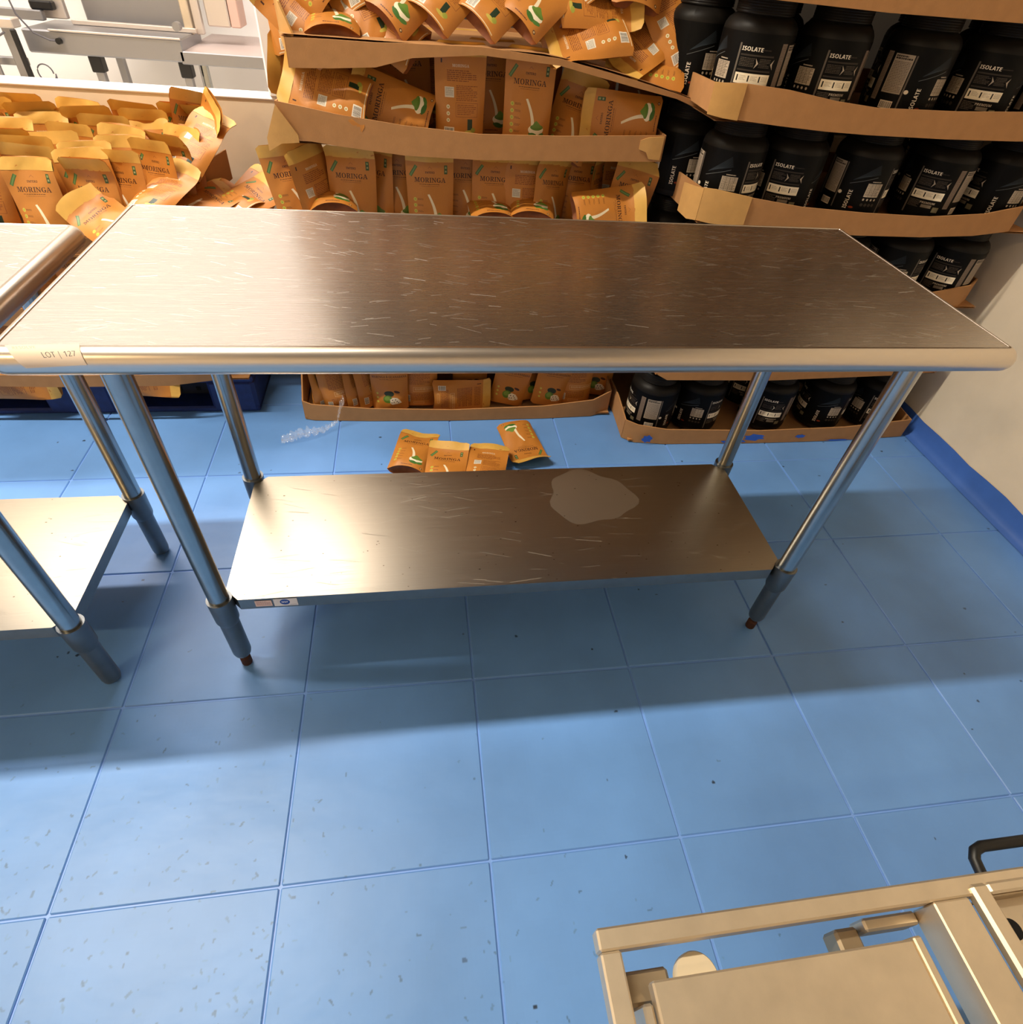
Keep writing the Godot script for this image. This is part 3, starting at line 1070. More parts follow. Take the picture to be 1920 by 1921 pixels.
	tray("cardboard tray resting on the blue pallet", [-2.1, -0.80, -1.25, -0.83], 0.156,
		[V4(-2.1, -0.82, 0.156, 0.20), V4(-1.4, -0.80, 0.150, 0.192), V4(-1.05, -0.80, 0.152, 0.195), V4(-0.90, -0.83, 0.156, 0.21), V4(-0.82, -0.88, 0.16, 0.23)], [0.06, 0.06], 0.06, 0.0, g)
	tray("cardboard tray in the middle of the pallet stack", [-2.1, -0.82, -1.25, -0.83], 0.362,
		[V4(-2.1, -0.82, 0.36, 0.42), V4(-1.4, -0.81, 0.36, 0.415), V4(-0.83, -0.84, 0.36, 0.42)], [0.06, 0.06], 0.06, 0.0, g)
	t = thing("cardboard_tray", "cardboard tray at the pallet stack summit with one diagonal side showing", "tray", Vector3(-1.6, 0.57, -1.0), g)
	st = begin()
	sheet(st, 2, 2, func(u, v): return Vector3(lerpf(-0.5, lerpf(0.56, 0.75, v), u), 0.004 + 0.07 * v, lerpf(0.18, -0.25, v)))
	sheet(st, 2, 2, func(u, v): return Vector3(lerpf(-0.5, lerpf(0.56, 0.75, v), u), 0.07 * v, lerpf(0.18, -0.25, v)), true)
	part(t, "base_sheet", st, M.card)
	st = begin()
	strip(st, [V4(-0.5, 0.185, 0.0, 0.05), V4(0.2, 0.19, -0.005, 0.045), V4(0.52, 0.17, 0.0, 0.05), V4(0.575, 0.10, 0.01, 0.075)], 0.005)
	part(t, "front_wall", st, M.card)
	st = begin()
	strip(st, [V4(0.575, 0.10, 0.01, 0.075), V4(0.625, 0.0, 0.022, 0.10), V4(0.69, -0.10, 0.05, 0.13), V4(0.765, -0.21, 0.085, 0.175), V4(0.79, -0.245, 0.10, 0.185)], 0.005)
	part(t, "end_wall", st, M.card)
	t = thing("cardboard_sheet", "flat cardboard sheet carrying the loose pouches on the lower step of the pallet stack", "cardboard", Vector3(-0.85, 0.60, -1.05))
	st = begin()
	chamfer_box(st, Vector3(-0.3, 0, -0.17), Vector3(0.17, 0.006, 0.14), 0.002)
	part(t, "base_sheet", st, M.card)
	st = begin()
	strip(st, [V4(-0.1, 0.135, -0.03, 0.004), V4(0.1, 0.13, -0.04, 0.0), V4(0.17, 0.05, -0.05, 0.002)], 0.005)
	part(t, "folded_flap", st, M.card)


func side_stack_base():
	var t = thing("plastic_pallet", "blue plastic pallet with dark fork openings under the side stack of pouches", "pallet", Vector3(-1.5, 0, -1.07))
	var st := begin()
	chamfer_box(st, Vector3(-0.7, 0.12, -0.2), Vector3(0.70, 0.15, 0.21), 0.008)
	part(t, "deck", st, M.pallet)
	for x in [[-0.7, -0.50], [0.0, 0.22], [0.54, 0.70]]:
		st = begin()
		chamfer_box(st, Vector3(x[0], 0.0, -0.2), Vector3(x[1], 0.13, 0.212), 0.012)
		var b = part(t, "block", st, M.pallet)
		if x[0] > 0.5:
			for k in 3:
				st = begin()
				chamfer_box(st, Vector3(0.60, 0.03 + 0.03 * k, 0.211), Vector3(0.63, 0.034 + 0.03 * k, 0.2145), 0.001)
				part(b, "vent_slot", st, M.pallet_grey)
	st = begin()
	chamfer_box(st, Vector3(-0.7, 0.0, -0.2), Vector3(0.7, 0.022, 0.208), 0.006)
	part(t, "base_runner", st, M.pallet)
	for r in [[-0.5, 0.0], [0.22, 0.54]]:
		st = begin()
		chamfer_box(st, Vector3(r[0], 0.02, -0.1), Vector3(r[1], 0.125, 0.12), 0.003)
		var p = part(t, "fork_opening", st, M.pallet_grey)
		for k in 4:
			st = begin()
			var x: float = lerpf(r[0], r[1], 0.2 + 0.2 * k)
			chamfer_box(st, Vector3(x - 0.008, 0.036, 0.119), Vector3(x + 0.008, 0.052, 0.123), 0.002)
			part(p, "drain_hole", st, M.cavity)


# ------------------------------------------------------------------ pouches
const PW := 0.136
const PH := 0.222


func pouch_point(u: float, v: float, side: float, k: Dictionary) -> Vector3:
	var w := 2.0 * u - 1.0
	var full := (1.0 - smoothstep(0.12, 0.88, v)) * (0.82 + 0.18 * sin(minf(v / 0.25, 1.0) * PI / 2))
	var d: float = k.deep * full * pow(1.0 - pow(absf(w), 2.4), 0.8)
	d += k.open * (1.0 - w * w) * smoothstep(0.8, 1.0, v)
	var rim := (1.0 - pow(w, 6.0)) * smoothstep(0.0, 0.1, v)
	d += rim * 0.0042 * k.noise.get_noise_2d(u * 40.0 + side * 90.0, v * 60.0)
	var z: float = side * maxf(d, 0.0004)
	z += smoothstep(0.72, 1.0, v) * (k.fold * (v - 0.72) * 0.14 + 0.0045 * sin(w * 3.2 + k.phase)) + k.bow * 0.012 * (w * w - 0.5) * smoothstep(0.4, 1.0, v)
	var x: float = PW / 2 * w * (1.0 - 0.045 * full) + k.twist * 0.004 * v
	var round_ := pow(maxf(0.0, (absf(w) - 0.9) / 0.1), 2.0) * 0.007
	var y: float = PH * v
	if v > 0.9:
		y -= round_ * (v - 0.9) / 0.1
	if v < 0.1:
		y += round_ * (0.1 - v) / 0.1
	y += 0.009 * (1.0 - w * w) * (1.0 - smoothstep(0.0, 0.14, v)) * k.arch
	return Vector3(x, y, z)


func pouch_shapes(i: int) -> Dictionary:
	rng.seed = 100 + i
	var k := {"deep": 0.024 + 0.006 * rng.randf(), "open": [0.0, 0.004, 0.009, 0.0, 0.013][i], "noise": noise(0.06, 40 + i, 3), "fold": rng.randf_range(-0.8, 0.8), "phase": rng.randf() * 6.0, "bow": rng.randf_range(-1, 1), "twist": rng.randf_range(-1, 1), "arch": 1.0}
	var s := {}
	var st := begin()
	sheet(st, 12, 18, func(u, v): return pouch_point(u, v, 1.0, k))
	s.front = mesh_of(st)
	st = begin()
	sheet(st, 12, 18, func(u, v): return pouch_point(1.0 - u, v, -1.0, k))
	s.back = mesh_of(st)
	st = begin()
	sheet(st, 12, 6, func(u, v):
		var a := pouch_point(u, 0.0, 1.0, k)
		var b := pouch_point(u, 0.0, -1.0, k)
		var w: float = 2 * v - 1
		return b.lerp(a, v) + Vector3(0, 0.024 * (1 - w * w) * (1.0 - pow(2 * u - 1, 2.0)), 0), true)
	s.gusset = mesh_of(st)
	st = begin()
	for side in [1.0, -1.0]:
		sheet(st, 12, 3, func(u, v): return pouch_point(u if side > 0 else 1.0 - u, lerpf(0.865, 1.001, v), side, k) + Vector3(0, 0, 0.0006 * side))
	s.seal = mesh_of(st)
	return s


func new_pouch(shapes: Dictionary, kind: String) -> Node3D:
	var t := Node3D.new()
	var word := "moringa" if kind == "m" else "fruit"
	put(t, "front_panel", shapes.front, M[word + "_front"])
	put(t, "back_panel", shapes.back, M[word + "_back"])
	put(t, "base_gusset", shapes.gusset, M.kraft_brown)
	put(t, "top_seal", shapes.seal, M.kraft)
	return t


func pouches():
	var group := {
		"upper": "pouches in the second tray of the tall pouch stack", "middle": "pouches in the tray above the tabletop", "bottom": "fruit pouches in the floor tray",
		"top": "pouches heaped on the top tray", "loose": "loose pouches on the floor", "side": "pouches of the side stack on the pallet", "hidden": "pouches behind the table",
	}
	var first := {}
	var shapes := []
	for i in 5:
		shapes.append(pouch_shapes(i))
	var tier := ""
	for row in POUCHES:
		if row is String:
			tier = row
			continue
		var key: String = row[0][0] + str(row[7])
		var t: Node3D
		if first.has(key):
			t = first[key].duplicate()
		else:
			t = new_pouch(shapes[row[7]], row[0][0])
			first[key] = t
		t.name = numbered("pouch")
		add_child(t)
		var yaw: float = row[4] + (180.0 if row[0][1] == "b" else 0.0)
		var lean: float = row[5] * (-1.0 if row[0][1] == "b" else 1.0)
		var roll: float = row[6] * (-1.0 if row[0][1] == "b" else 1.0)
		t.basis = Basis(Vector3.UP, deg_to_rad(yaw)) * Basis(Vector3.RIGHT, deg_to_rad(-lean)) * Basis(Vector3.BACK, deg_to_rad(roll))
		t.position = Vector3(row[1], row[2], row[3])
		tag(t, row[8], "pouch", group[tier])


const POUCHES := [
	"upper",
	["mb", -0.078, 0.893, -0.865, 2, 3, 0, 2, "orange pouch with its printed back outward, upright in the middle of the upper tray"],
	["mf", 0.107, 0.893, -0.865, -2, 3, -2, 4, "upright orange pouch with white spoon print, alone beside the dark gap in the upper tray"],
	["mf", 0.018, 0.893, -0.960, 4, 3, 0, 1, "shaded orange pouch in the dark gap between two upright pouches of the upper tray"],
	["mb", 0.322, 0.893, -1.020, -4, 4, -2, 3, "dim pouch with a pale panel, standing at the rear of the upper tray"],
	["mf", 0.221, 0.852, -0.890, -8, 24, -14, 0, "pouch corner with an eyelet poking up behind the sideways pouch in upper tray"],
	["mf", 0.490, 0.963, -0.863, -6, 12, 88, 2, "pouch lying on its side at the jar end of the upper tray"],
	["mf", -0.153, 0.935, -0.860, 4, 22, 72, 4, "tilted pouch with spoon print lying beside the upright back-facing pouch"],
	["mb", -0.314, 0.970, -0.827, 6, 34, 72, 1, "pouch with pale sticker and barcode lying across the torn end of the upper tray"],
	["mb", -0.272, 0.963, -0.932, 0, 20, 62, 3, "greyish pouch back leaning behind the fallen pouches of the upper tray"],
	["mf", -0.358, 0.994, -0.986, 0, 14, 82, 0, "pouch whose orange corner pokes out past the tray end, under the top tray"],
	["mf", -0.326, 0.900, -0.882, 10, 40, 60, 2, "half-hidden pouch with folded pale top, below the barcode pouch in upper tray"],
	["mf", -0.209, 0.893, -1.030, 0, 5, 3, 4, "dark pouch standing far inside the upper tray behind the tilted spoon pouch"],
	["mb", -0.317, 0.893, -1.100, 0, 3, 0, 1, "shadowed pouch in the rear row of the upper tray, nearest the torn end"],
	["mb", -0.162, 0.893, -1.090, 0, 3, 0, 3, "shadowed pouch in the rear row of the upper tray, behind the narrow light gap"],
	["mb", -0.033, 0.893, -1.120, 0, 3, 0, 0, "shadowed pouch in the rear row of the upper tray, straight behind the back-facing pouch"],
	["mb", 0.176, 0.893, -1.100, 0, 3, 0, 2, "shadowed pouch in the rear row of the upper tray, behind the lone upright pouch"],
	["mf", 0.500, 0.893, -1.120, 0, 3, 0, 4, "shadowed pouch in the rear row of the upper tray, by the tubs"],
	"middle",
	["mf", -0.527, 0.652, -0.860, 8, 3, 9, 1, "leaning pouch at the wall-opening end of the tray just above the tabletop"],
	["mb", -0.471, 0.652, -0.845, 52, 3, 6, 3, "twisted pouch seen edge-on next to the leaning end pouch above the tabletop"],
	["mf", -0.384, 0.652, -0.850, -5, 4, 0, 0, "first square-on pouch from the opening end of the tray above the tabletop"],
	["mf", -0.331, 0.652, -0.900, -24, 4, 0, 2, "half-turned pouch wedged after the first square-on pouch above the tabletop"],
	["mf", -0.253, 0.652, -0.905, 0, 3, 0, 4, "partly covered pouch behind the frontmost centre pouch above the tabletop"],
	["mf", -0.161, 0.652, -0.845, 0, 3, 0, 1, "frontmost centre pouch with complete word and spoon, just above the tabletop"],
	["mf", -0.057, 0.652, -0.900, 0, 3, 0, 3, "pouch showing only its word end and spoon, beside the frontmost centre pouch"],
	["mf", 0.026, 0.652, -0.880, 0, 3, -1, 0, "pouch before the narrow dark slot in the tray above the tabletop"],
	["mb", 0.120, 0.652, -0.870, 0, 4, -1, 2, "back-facing pouch with pale square after the narrow dark slot above the tabletop"],
	["mf", 0.190, 0.652, -0.865, 32, 3, -9, 4, "pouch tilted toward the jars with a bright side, above the tabletop"],
	["mf", 0.278, 0.652, -0.925, 4, 3, -5, 1, "shaded pouch behind the tilted bright-sided pouch above the tabletop"],
	["mf", 0.351, 0.652, -0.900, 58, 3, -5, 3, "pouch seen nearly edge-on in the dark end of the tray above the tabletop"],
	["mb", 0.413, 0.652, -0.950, 0, 3, -4, 0, "darkest back-facing pouch near the jar end of the tray above the tabletop"],
	["mf", 0.429, 0.652, -0.865, -6, 3, -10, 2, "last slanted pouch at the jar end of the tray above the tabletop"],
	["mf", -0.435, 0.722, -0.785, 4, 82, 0, 4, "fallen pouch whose arched base shows under the first square-on pouch"],
	["mf", 0.021, 0.716, -0.785, 0, 82, 3, 1, "fallen pouch with pale arched base edge, below the narrow dark slot"],
	["mf", 0.134, 0.722, -0.785, -4, 78, -3, 3, "taller arched base of a fallen pouch beneath the back-facing pouch"],
	["mf", 0.255, 0.732, -0.792, 0, 30, -82, 0, "pouch lying sideways with spoon print along the tabletop rear edge"],
	"bottom",
	["gb", -0.566, 0.018, -0.860, 68, 3, -3, 2, "pouch turned edge-on at the clear-strip end of the tray on the floor"],
	["gb", -0.504, 0.018, -0.850, 24, 3, 3, 4, "turned back-facing pouch with small outlined box, second in the floor tray"],
	["gb", -0.434, 0.018, -0.875, 48, 3, 2, 1, "narrow edge-on pouch before its twin in the floor tray"],
	["gb", -0.389, 0.018, -0.880, 44, 3, 2, 3, "narrow edge-on pouch touching the white fruit pouch in the floor tray"],
	["gf", -0.325, 0.018, -0.845, -2, 3, 1, 0, "square-on pouch with whole green and white fruit print in the floor tray"],
	["gb", -0.219, 0.018, -0.870, 0, 3, 0, 2, "crumpled back-facing pouch between fruit pouch and sideways pouch in floor tray"],
	["gb", -0.173, 0.071, -0.845, 0, 4, -90, 4, "pouch lying on its long side with rotated barcode in the floor tray"],
	["gf", -0.024, 0.018, -0.920, 0, 3, 0, 1, "pouch standing behind the sideways barcode pouch in the floor tray"],
	["gf", 0.109, 0.018, -0.870, -4, 3, -11, 3, "first slanted fruit pouch after the sideways one in the floor tray"],
	["gf", 0.199, 0.018, -0.900, 28, 3, -11, 0, "middle slanted fruit pouch, half turned, in the floor tray"],
	["gf", 0.270, 0.018, -0.860, 4, 3, -11, 2, "slanted fruit pouch with a bright long edge in the floor tray"],
	["gb", 0.379, 0.018, -0.875, -4, 3, 1, 4, "crinkled back-facing pouch with outlined boxes near the floor tray bent end"],
	["gf", 0.476, 0.018, -0.930, -8, 3, -2, 1, "dim fruit pouch in the corner of the floor tray beside the jars"],
	"top",
	["mf", -0.389, 1.112, -0.815, 2, 74, 0, 3, "pouch lying with its round brown base toward the room on the top tray"],
	["mb", -0.181, 1.082, -0.863, 0, 40, 54, 0, "bright yellow-lit pouch back sloping over the front of the top tray"],
	["mb", -0.278, 1.081, -0.874, 6, 30, 24, 2, "grey-sided pouch behind the round brown base on the top tray"],
	["mf", -0.269, 1.139, -0.856, 0, 38, -44, 4, "first of the corner-down pouches on the top tray, beside the yellow-lit one"],
	["mb", -0.166, 1.151, -0.845, 0, 40, -40, 1, "second corner-down pouch from the yellow-lit one on the top tray"],
	["mb", -0.046, 1.151, -0.839, 0, 40, -44, 3, "third corner-down pouch, with pale curved seal line, on the top tray"],
	["mf", 0.057, 1.155, -0.842, 0, 40, -42, 0, "fourth corner-down pouch, with leaf print and eyelet, on the top tray"],
	["mb", 0.170, 1.197, -0.914, 0, 52, -86, 2, "pouch on its side with dark vial print, upper of two on the top tray"],
	["mb", 0.360, 1.151, -0.880, 0, 58, 102, 4, "pouch on its side with white panel and barcode, lower of two on top tray"],
	["mb", 0.506, 1.181, -0.956, 0, 52, 130, 1, "gaping pouch whose folded opening points at the lower sideways pouch"],
	["mf", 0.535, 1.074, -0.857, 0, 66, 74, 3, "flat bright pouch with yellow dots lying on the sagging tray end"],
	["mb", 0.540, 1.100, -0.871, 0, 24, 30, 0, "tall pouch with dark vial print leaning at the jar end of the top tray"],
	["mb", -0.386, 1.073, -0.878, 8, 26, 46, 2, "plain-looking pouch hanging out toward the wall opening on the top tray"],
	["mb", -0.494, 1.044, -0.981, 0, 10, 4, 4, "orange pouch edge showing behind the hanging pouch, against the white room"],
	["mf", -0.359, 1.072, -0.933, 0, 30, 32, 1, "dark shaded pouch between the hanging pouch and the round brown base"],
	["mb", 0.352, 1.163, -0.935, 0, 30, -10, 3, "deep pouch standing behind the two sideways pouches on the top tray"],
	["mf", -0.383, 1.159, -0.898, 0, 24, 44, 0, "pouch of the heap summit, resting over the hanging pouch"],
	["mb", -0.298, 1.154, -0.908, 0, 24, 20, 2, "pouch of the heap summit, resting over the grey-sided pouch"],
	["mf", -0.233, 1.184, -0.888, 0, 24, -20, 4, "pouch of the heap summit, resting over the first corner-down pouch"],
	["mb", -0.031, 1.199, -0.906, 0, 24, 12, 1, "pouch of the heap summit, resting over the second corner-down pouch"],
	["mf", 0.042, 1.215, -0.889, 0, 24, -24, 3, "pouch of the heap summit, resting over the fourth corner-down pouch"],
	["mb", 0.285, 1.207, -0.909, 0, 24, 24, 0, "pouch of the heap summit, resting over the vial print pouch"],
	["mf", 0.371, 1.201, -0.885, 0, 24, -8, 2, "pouch of the heap summit, resting over the tall leaning pouch"],
	"loose",
	["mf", -0.272, 0.031, -0.455, -16, 86, 0, 2, "bright pouch with open base toward the shelf, farthest from the turned one on the floor"],
	["mf", -0.159, 0.031, -0.351, -10, 82, 0, 3, "middle loose floor pouch overlapping its neighbour behind the lower shelf"],
	["mb", -0.031, 0.031, -0.354, -13, 82, 0, 4, "small-looking pouch showing barcode back among the loose floor pouches"],
	["mf", 0.120, 0.031, -0.715, -168, 95, 0, 0, "loose floor pouch turned upside down, apart from the other three"],
	"side",
	["mf", -1.233, 0.578, -0.865, -4, 8, 2, 2, "pouch with complete word and folded top, foremost behind the second table"],
	["mf", -1.087, 0.582, -0.875, -14, 8, 3, 4, "pouch with green leaf band beside the foremost one behind the second table"],
	["mf", -1.034, 0.590, -0.935, -16, 8, 2, 1, "broad-topped pouch just behind the leaf-banded pouch of the side stack"],
	["mf", -0.958, 0.605, -1.000, -24, 6, 1, 3, "glossy pouch standing over the diagonal cardboard edge of the side stack"],
	["mf", -0.928, 0.612, -1.050, -28, 6, -1, 0, "pouch second along the diagonal cardboard edge of the side stack"],
	["mf", -0.904, 0.620, -1.100, -30, 6, -1, 2, "pouch third along the diagonal cardboard edge of the side stack"],
	["mb", -0.900, 0.730, -1.038, -20, 46, -16, 4, "loose pouch at the far corner of the diagonal cardboard edge, back print upward"],
	["mb", -0.891, 0.737, -1.237, -58, 12, -44, 1, "loose pouch standing by the wall at the far end of the side stack"],
	["mf", -0.889, 0.699, -1.171, 62, 6, -14, 3, "narrow pouch edge standing by the wall next to the loose corner pouch"],
	["mf", -0.969, 0.642, -0.730, -10, 62, 56, 0, "fallen pouch across the feet of the leaf-banded pouch"],
	["mb", -0.975, 0.672, -0.845, -22, 70, -2, 2, "cupped fallen pouch inside the diagonal cardboard edge"],
	["mf", -1.096, 0.595, -0.915, 9, 9, 4, 2, "packed pouch of the side stack, first row back, first from the open edge"],
	["mf", -1.262, 0.597, -0.915, 2, 11, -4, 3, "packed pouch of the side stack, first row back, second from the open edge"],
	["mb", -1.397, 0.592, -0.915, 0, 2, -3, 4, "packed pouch of the side stack, first row back, third from the open edge"],
	["mf", -1.551, 0.595, -0.915, -10, 10, -4, 0, "packed pouch of the side stack, first row back, fourth from the open edge"],
	["mb", -1.688, 0.584, -0.915, 7, 4, -3, 1, "packed pouch of the side stack, first row back, fifth from the open edge"],
	["mf", -1.105, 0.599, -0.965, 9, 7, 2, 2, "packed pouch of the side stack, second row back, first from the open edge"],
	["mf", -1.276, 0.605, -0.965, 9, 11, -2, 3, "packed pouch of the side stack, second row back, second from the open edge"],
	["mb", -1.419, 0.597, -0.965, -12, 5, 1, 4, "packed pouch of the side stack, second row back, third from the open edge"],
	["mf", -1.578, 0.600, -0.965, -7, 10, 0, 0, "packed pouch of the side stack, second row back, fourth from the open edge"],
	["mf", -1.717, 0.605, -0.965, -13, 12, -5, 1, "packed pouch of the side stack, second row back, fifth from the open edge"],
	["mf", -1.031, 0.606, -1.015, 5, 6, 1, 2, "packed pouch of the side stack, third row back, first from the open edge"],
	["mb", -1.201, 0.609, -1.015, 9, 4, 3, 3, "packed pouch of the side stack, third row back, second from the open edge"],
	["mf", -1.321, 0.611, -1.015, -5, 7, 3, 4, "packed pouch of the side stack, third row back, third from the open edge"],
	["mf", -1.494, 0.617, -1.015, 7, 2, 4, 0, "packed pouch of the side stack, third row back, fourth from the open edge"],
	["mf", -1.642, 0.615, -1.015, 8, 5, 4, 1, "packed pouch of the side stack, third row back, fifth from the open edge"],
	["mf", -1.056, 0.621, -1.065, -10, 3, -4, 2, "packed pouch of the side stack, fourth row back, first from the open edge"],
	["mf", -1.199, 0.619, -1.065, -13, 12, 0, 3, "packed pouch of the side stack, fourth row back, second from the open edge"],
	["mb", -1.356, 0.625, -1.065, 6, 7, -1, 4, "packed pouch of the side stack, fourth row back, third from the open edge"],
	["mf", -1.514, 0.617, -1.065, -2, 10, -4, 0, "packed pouch of the side stack, fourth row back, fourth from the open edge"],
	["mf", -1.642, 0.626, -1.065, 5, 3, -1, 1, "packed pouch of the side stack, fourth row back, fifth from the open edge"],
	["mf", -0.987, 0.632, -1.115, -3, 12, 4, 2, "packed pouch of the side stack, fifth row back, first from the open edge"],
	["mf", -1.110, 0.635, -1.115, 4, 7, -2, 3, "packed pouch of the side stack, fifth row back, second from the open edge"],
	["mb", -1.275, 0.633, -1.115, 10, 12, 1, 4, "packed pouch of the side stack, fifth row back, third from the open edge"],
	["mf", -1.420, 0.629, -1.115, -7, 10, 4, 0, "packed pouch of the side stack, fifth row back, fourth from the open edge"],
	["mf", -1.572, 0.639, -1.115, 3, 9, 3, 1, "packed pouch of the side stack, fifth row back, fifth from the open edge"],
	["mf", -1.720, 0.632, -1.115, -2, 10, 2, 2, "packed pouch of the side stack, fifth row back, sixth from the open edge"],
	["mf", -1.001, 0.648, -1.165, 0, 2, 0, 3, "packed pouch of the side stack, sixth row back, first from the open edge"],
	["mf", -1.150, 0.645, -1.165, 6, 8, 3, 4, "packed pouch of the side stack, sixth row back, second from the open edge"],
	["mf", -1.296, 0.649, -1.165, 6, 6, 3, 0, "packed pouch of the side stack, sixth row back, third from the open edge"],
	["mf", -1.428, 0.653, -1.165, 9, 7, 0, 1, "packed pouch of the side stack, sixth row back, fourth from the open edge"],
	["mf", -1.597, 0.652, -1.165, -3, 9, 2, 2, "packed pouch of the side stack, sixth row back, fifth from the open edge"],
	["mb", -1.728, 0.650, -1.165, 0, 9, -1, 3, "packed pouch of the side stack, sixth row back, sixth from the open edge"],
	["mf", -0.910, 0.659, -1.215, 3, 2, -3, 4, "packed pouch of the side stack, seventh row back, first from the open edge"],
	["mf", -1.064, 0.653, -1.215, 2, 8, -5, 0, "packed pouch of the side stack, seventh row back, second from the open edge"],
	["mb", -1.211, 0.651, -1.215, -11, 5, -3, 1, "packed pouch of the side stack, seventh row back, third from the open edge"],
	["mb", -1.367, 0.657, -1.215, -5, 8, 1, 2, "packed pouch of the side stack, seventh row back, fourth from the open edge"],
	["mf", -1.514, 0.650, -1.215, -4, 5, -1, 3, "packed pouch of the side stack, seventh row back, fifth from the open edge"],
	["mf", -1.666, 0.655, -1.215, -13, 8, -4, 4, "packed pouch of the side stack, seventh row back, sixth from the open edge"],
	["mb", -0.821, 0.644, -0.998, 0, 68, 72, 0, "flattened pouch nearest the tray on the step below the diagonal cardboard edge"],
	["mf", -0.918, 0.641, -0.924, 0, 72, -44, 2, "pale-topped pouch in the middle of the step below the diagonal edge"],
	["mb", -0.704, 0.637, -0.999, 0, 70, 54, 4, "sloping pouch behind the pale-topped one on the lower step"],
	["mf", -0.814, 0.631, -0.983, 0, 64, -48, 1, "pouch with green mark at the outer end of the lower step"],
	["mb", -0.793, 0.602, -1.064, 0, 56, -34, 3, "pouch corner poking up by the wall above the outer end of the lower step"],
	["mf", -0.920, 0.366, -0.885, -20, 4, 2, 0, "pouch in the second tier of the side stack, first from its outer corner"],
	["mb", -1.070, 0.366, -0.895, 8, 4, -3, 1, "pouch in the second tier of the side stack, second from its outer corner"],
	["mf", -1.220, 0.366, -0.885, -6, 4, 4, 2, "pouch in the second tier of the side stack, third from its outer corner"],
	["mb", -1.370, 0.366, -0.895, 14, 4, -2, 3, "pouch in the second tier of the side stack, fourth from its outer corner"],
	["mf", -1.520, 0.366, -0.885, 0, 4, 1, 4, "pouch in the second tier of the side stack, fifth from its outer corner"],
	["mb", -1.670, 0.366, -0.895, -10, 4, 0, 0, "pouch in the second tier of the side stack, sixth from its outer corner"],
	["mb", -0.920, 0.162, -0.885, -20, 4, 2, 1, "pouch in the lowest tier of the side stack, first from its outer corner"],
	["mf", -1.070, 0.162, -0.895, 8, 4, -3, 2, "pouch in the lowest tier of the side stack, second from its outer corner"],
	["mb", -1.220, 0.162, -0.885, -6, 4, 4, 3, "pouch in the lowest tier of the side stack, third from its outer corner"],
	["mf", -1.370, 0.162, -0.895, 14, 4, -2, 4, "pouch in the lowest tier of the side stack, fourth from its outer corner"],
	["mb", -1.520, 0.162, -0.885, 0, 4, 1, 0, "pouch in the lowest tier of the side stack, fifth from its outer corner"],
	["mf", -1.670, 0.162, -0.895, -10, 4, 0, 1, "pouch in the lowest tier of the side stack, sixth from its outer corner"],
	["mb", -1.642, 0.155, -0.835, 0, 10, -90, 4, "pouch lying sideways over the blue pallet edge, below the second table corner"],
	["mb", -1.257, 0.166, -0.836, 0, 10, -92, 1, "pouch lying sideways over the blue pallet, seen between two table legs"],
	"hidden",
	["mf", -0.530, 0.445, -0.880, 0, 3, 3, 4, "pouch in the third tier down, hidden behind the table, first from the opening end"],
	["mf", -0.375, 0.445, -0.892, 12, 3, 0, 0, "pouch in the third tier down, hidden behind the table, second from the opening end"],
	["mb", -0.220, 0.445, -0.880, -8, 3, -2, 1, "pouch in the third tier down, hidden behind the table, third from the opening end"],
	["mf", -0.065, 0.445, -0.892, 4, 3, 1, 2, "pouch in the third tier down, hidden behind the table, fourth from the opening end"],
	["mf", 0.090, 0.445, -0.880, -16, 3, 0, 3, "pouch in the third tier down, hidden behind the table, fifth from the opening end"],
	["mb", 0.245, 0.445, -0.892, 6, 3, -3, 4, "pouch in the third tier down, hidden behind the table, sixth from the opening end"],
	["mf", 0.400, 0.445, -0.880, 0, 3, -5, 0, "pouch in the third tier down, hidden behind the table, seventh from the opening end"],
	["mb", -0.530, 0.238, -0.880, 0, 3, 3, 1, "pouch in the fourth tier down, hidden behind the table, first from the opening end"],
	["mf", -0.375, 0.238, -0.892, 12, 3, 0, 2, "pouch in the fourth tier down, hidden behind the table, second from the opening end"],
	["mf", -0.220, 0.238, -0.880, -8, 3, -2, 3, "pouch in the fourth tier down, hidden behind the table, third from the opening end"],
	["mb", -0.065, 0.238, -0.892, 4, 3, 1, 4, "pouch in the fourth tier down, hidden behind the table, fourth from the opening end"],
	["mf", 0.090, 0.238, -0.880, -16, 3, 0, 0, "pouch in the fourth tier down, hidden behind the table, fifth from the opening end"],
	["mf", 0.245, 0.238, -0.892, 6, 3, -3, 1, "pouch in the fourth tier down, hidden behind the table, sixth from the opening end"],
	["mb", 0.400, 0.238, -0.880, 0, 3, -5, 2, "pouch in the fourth tier down, hidden behind the table, seventh from the opening end"],
]


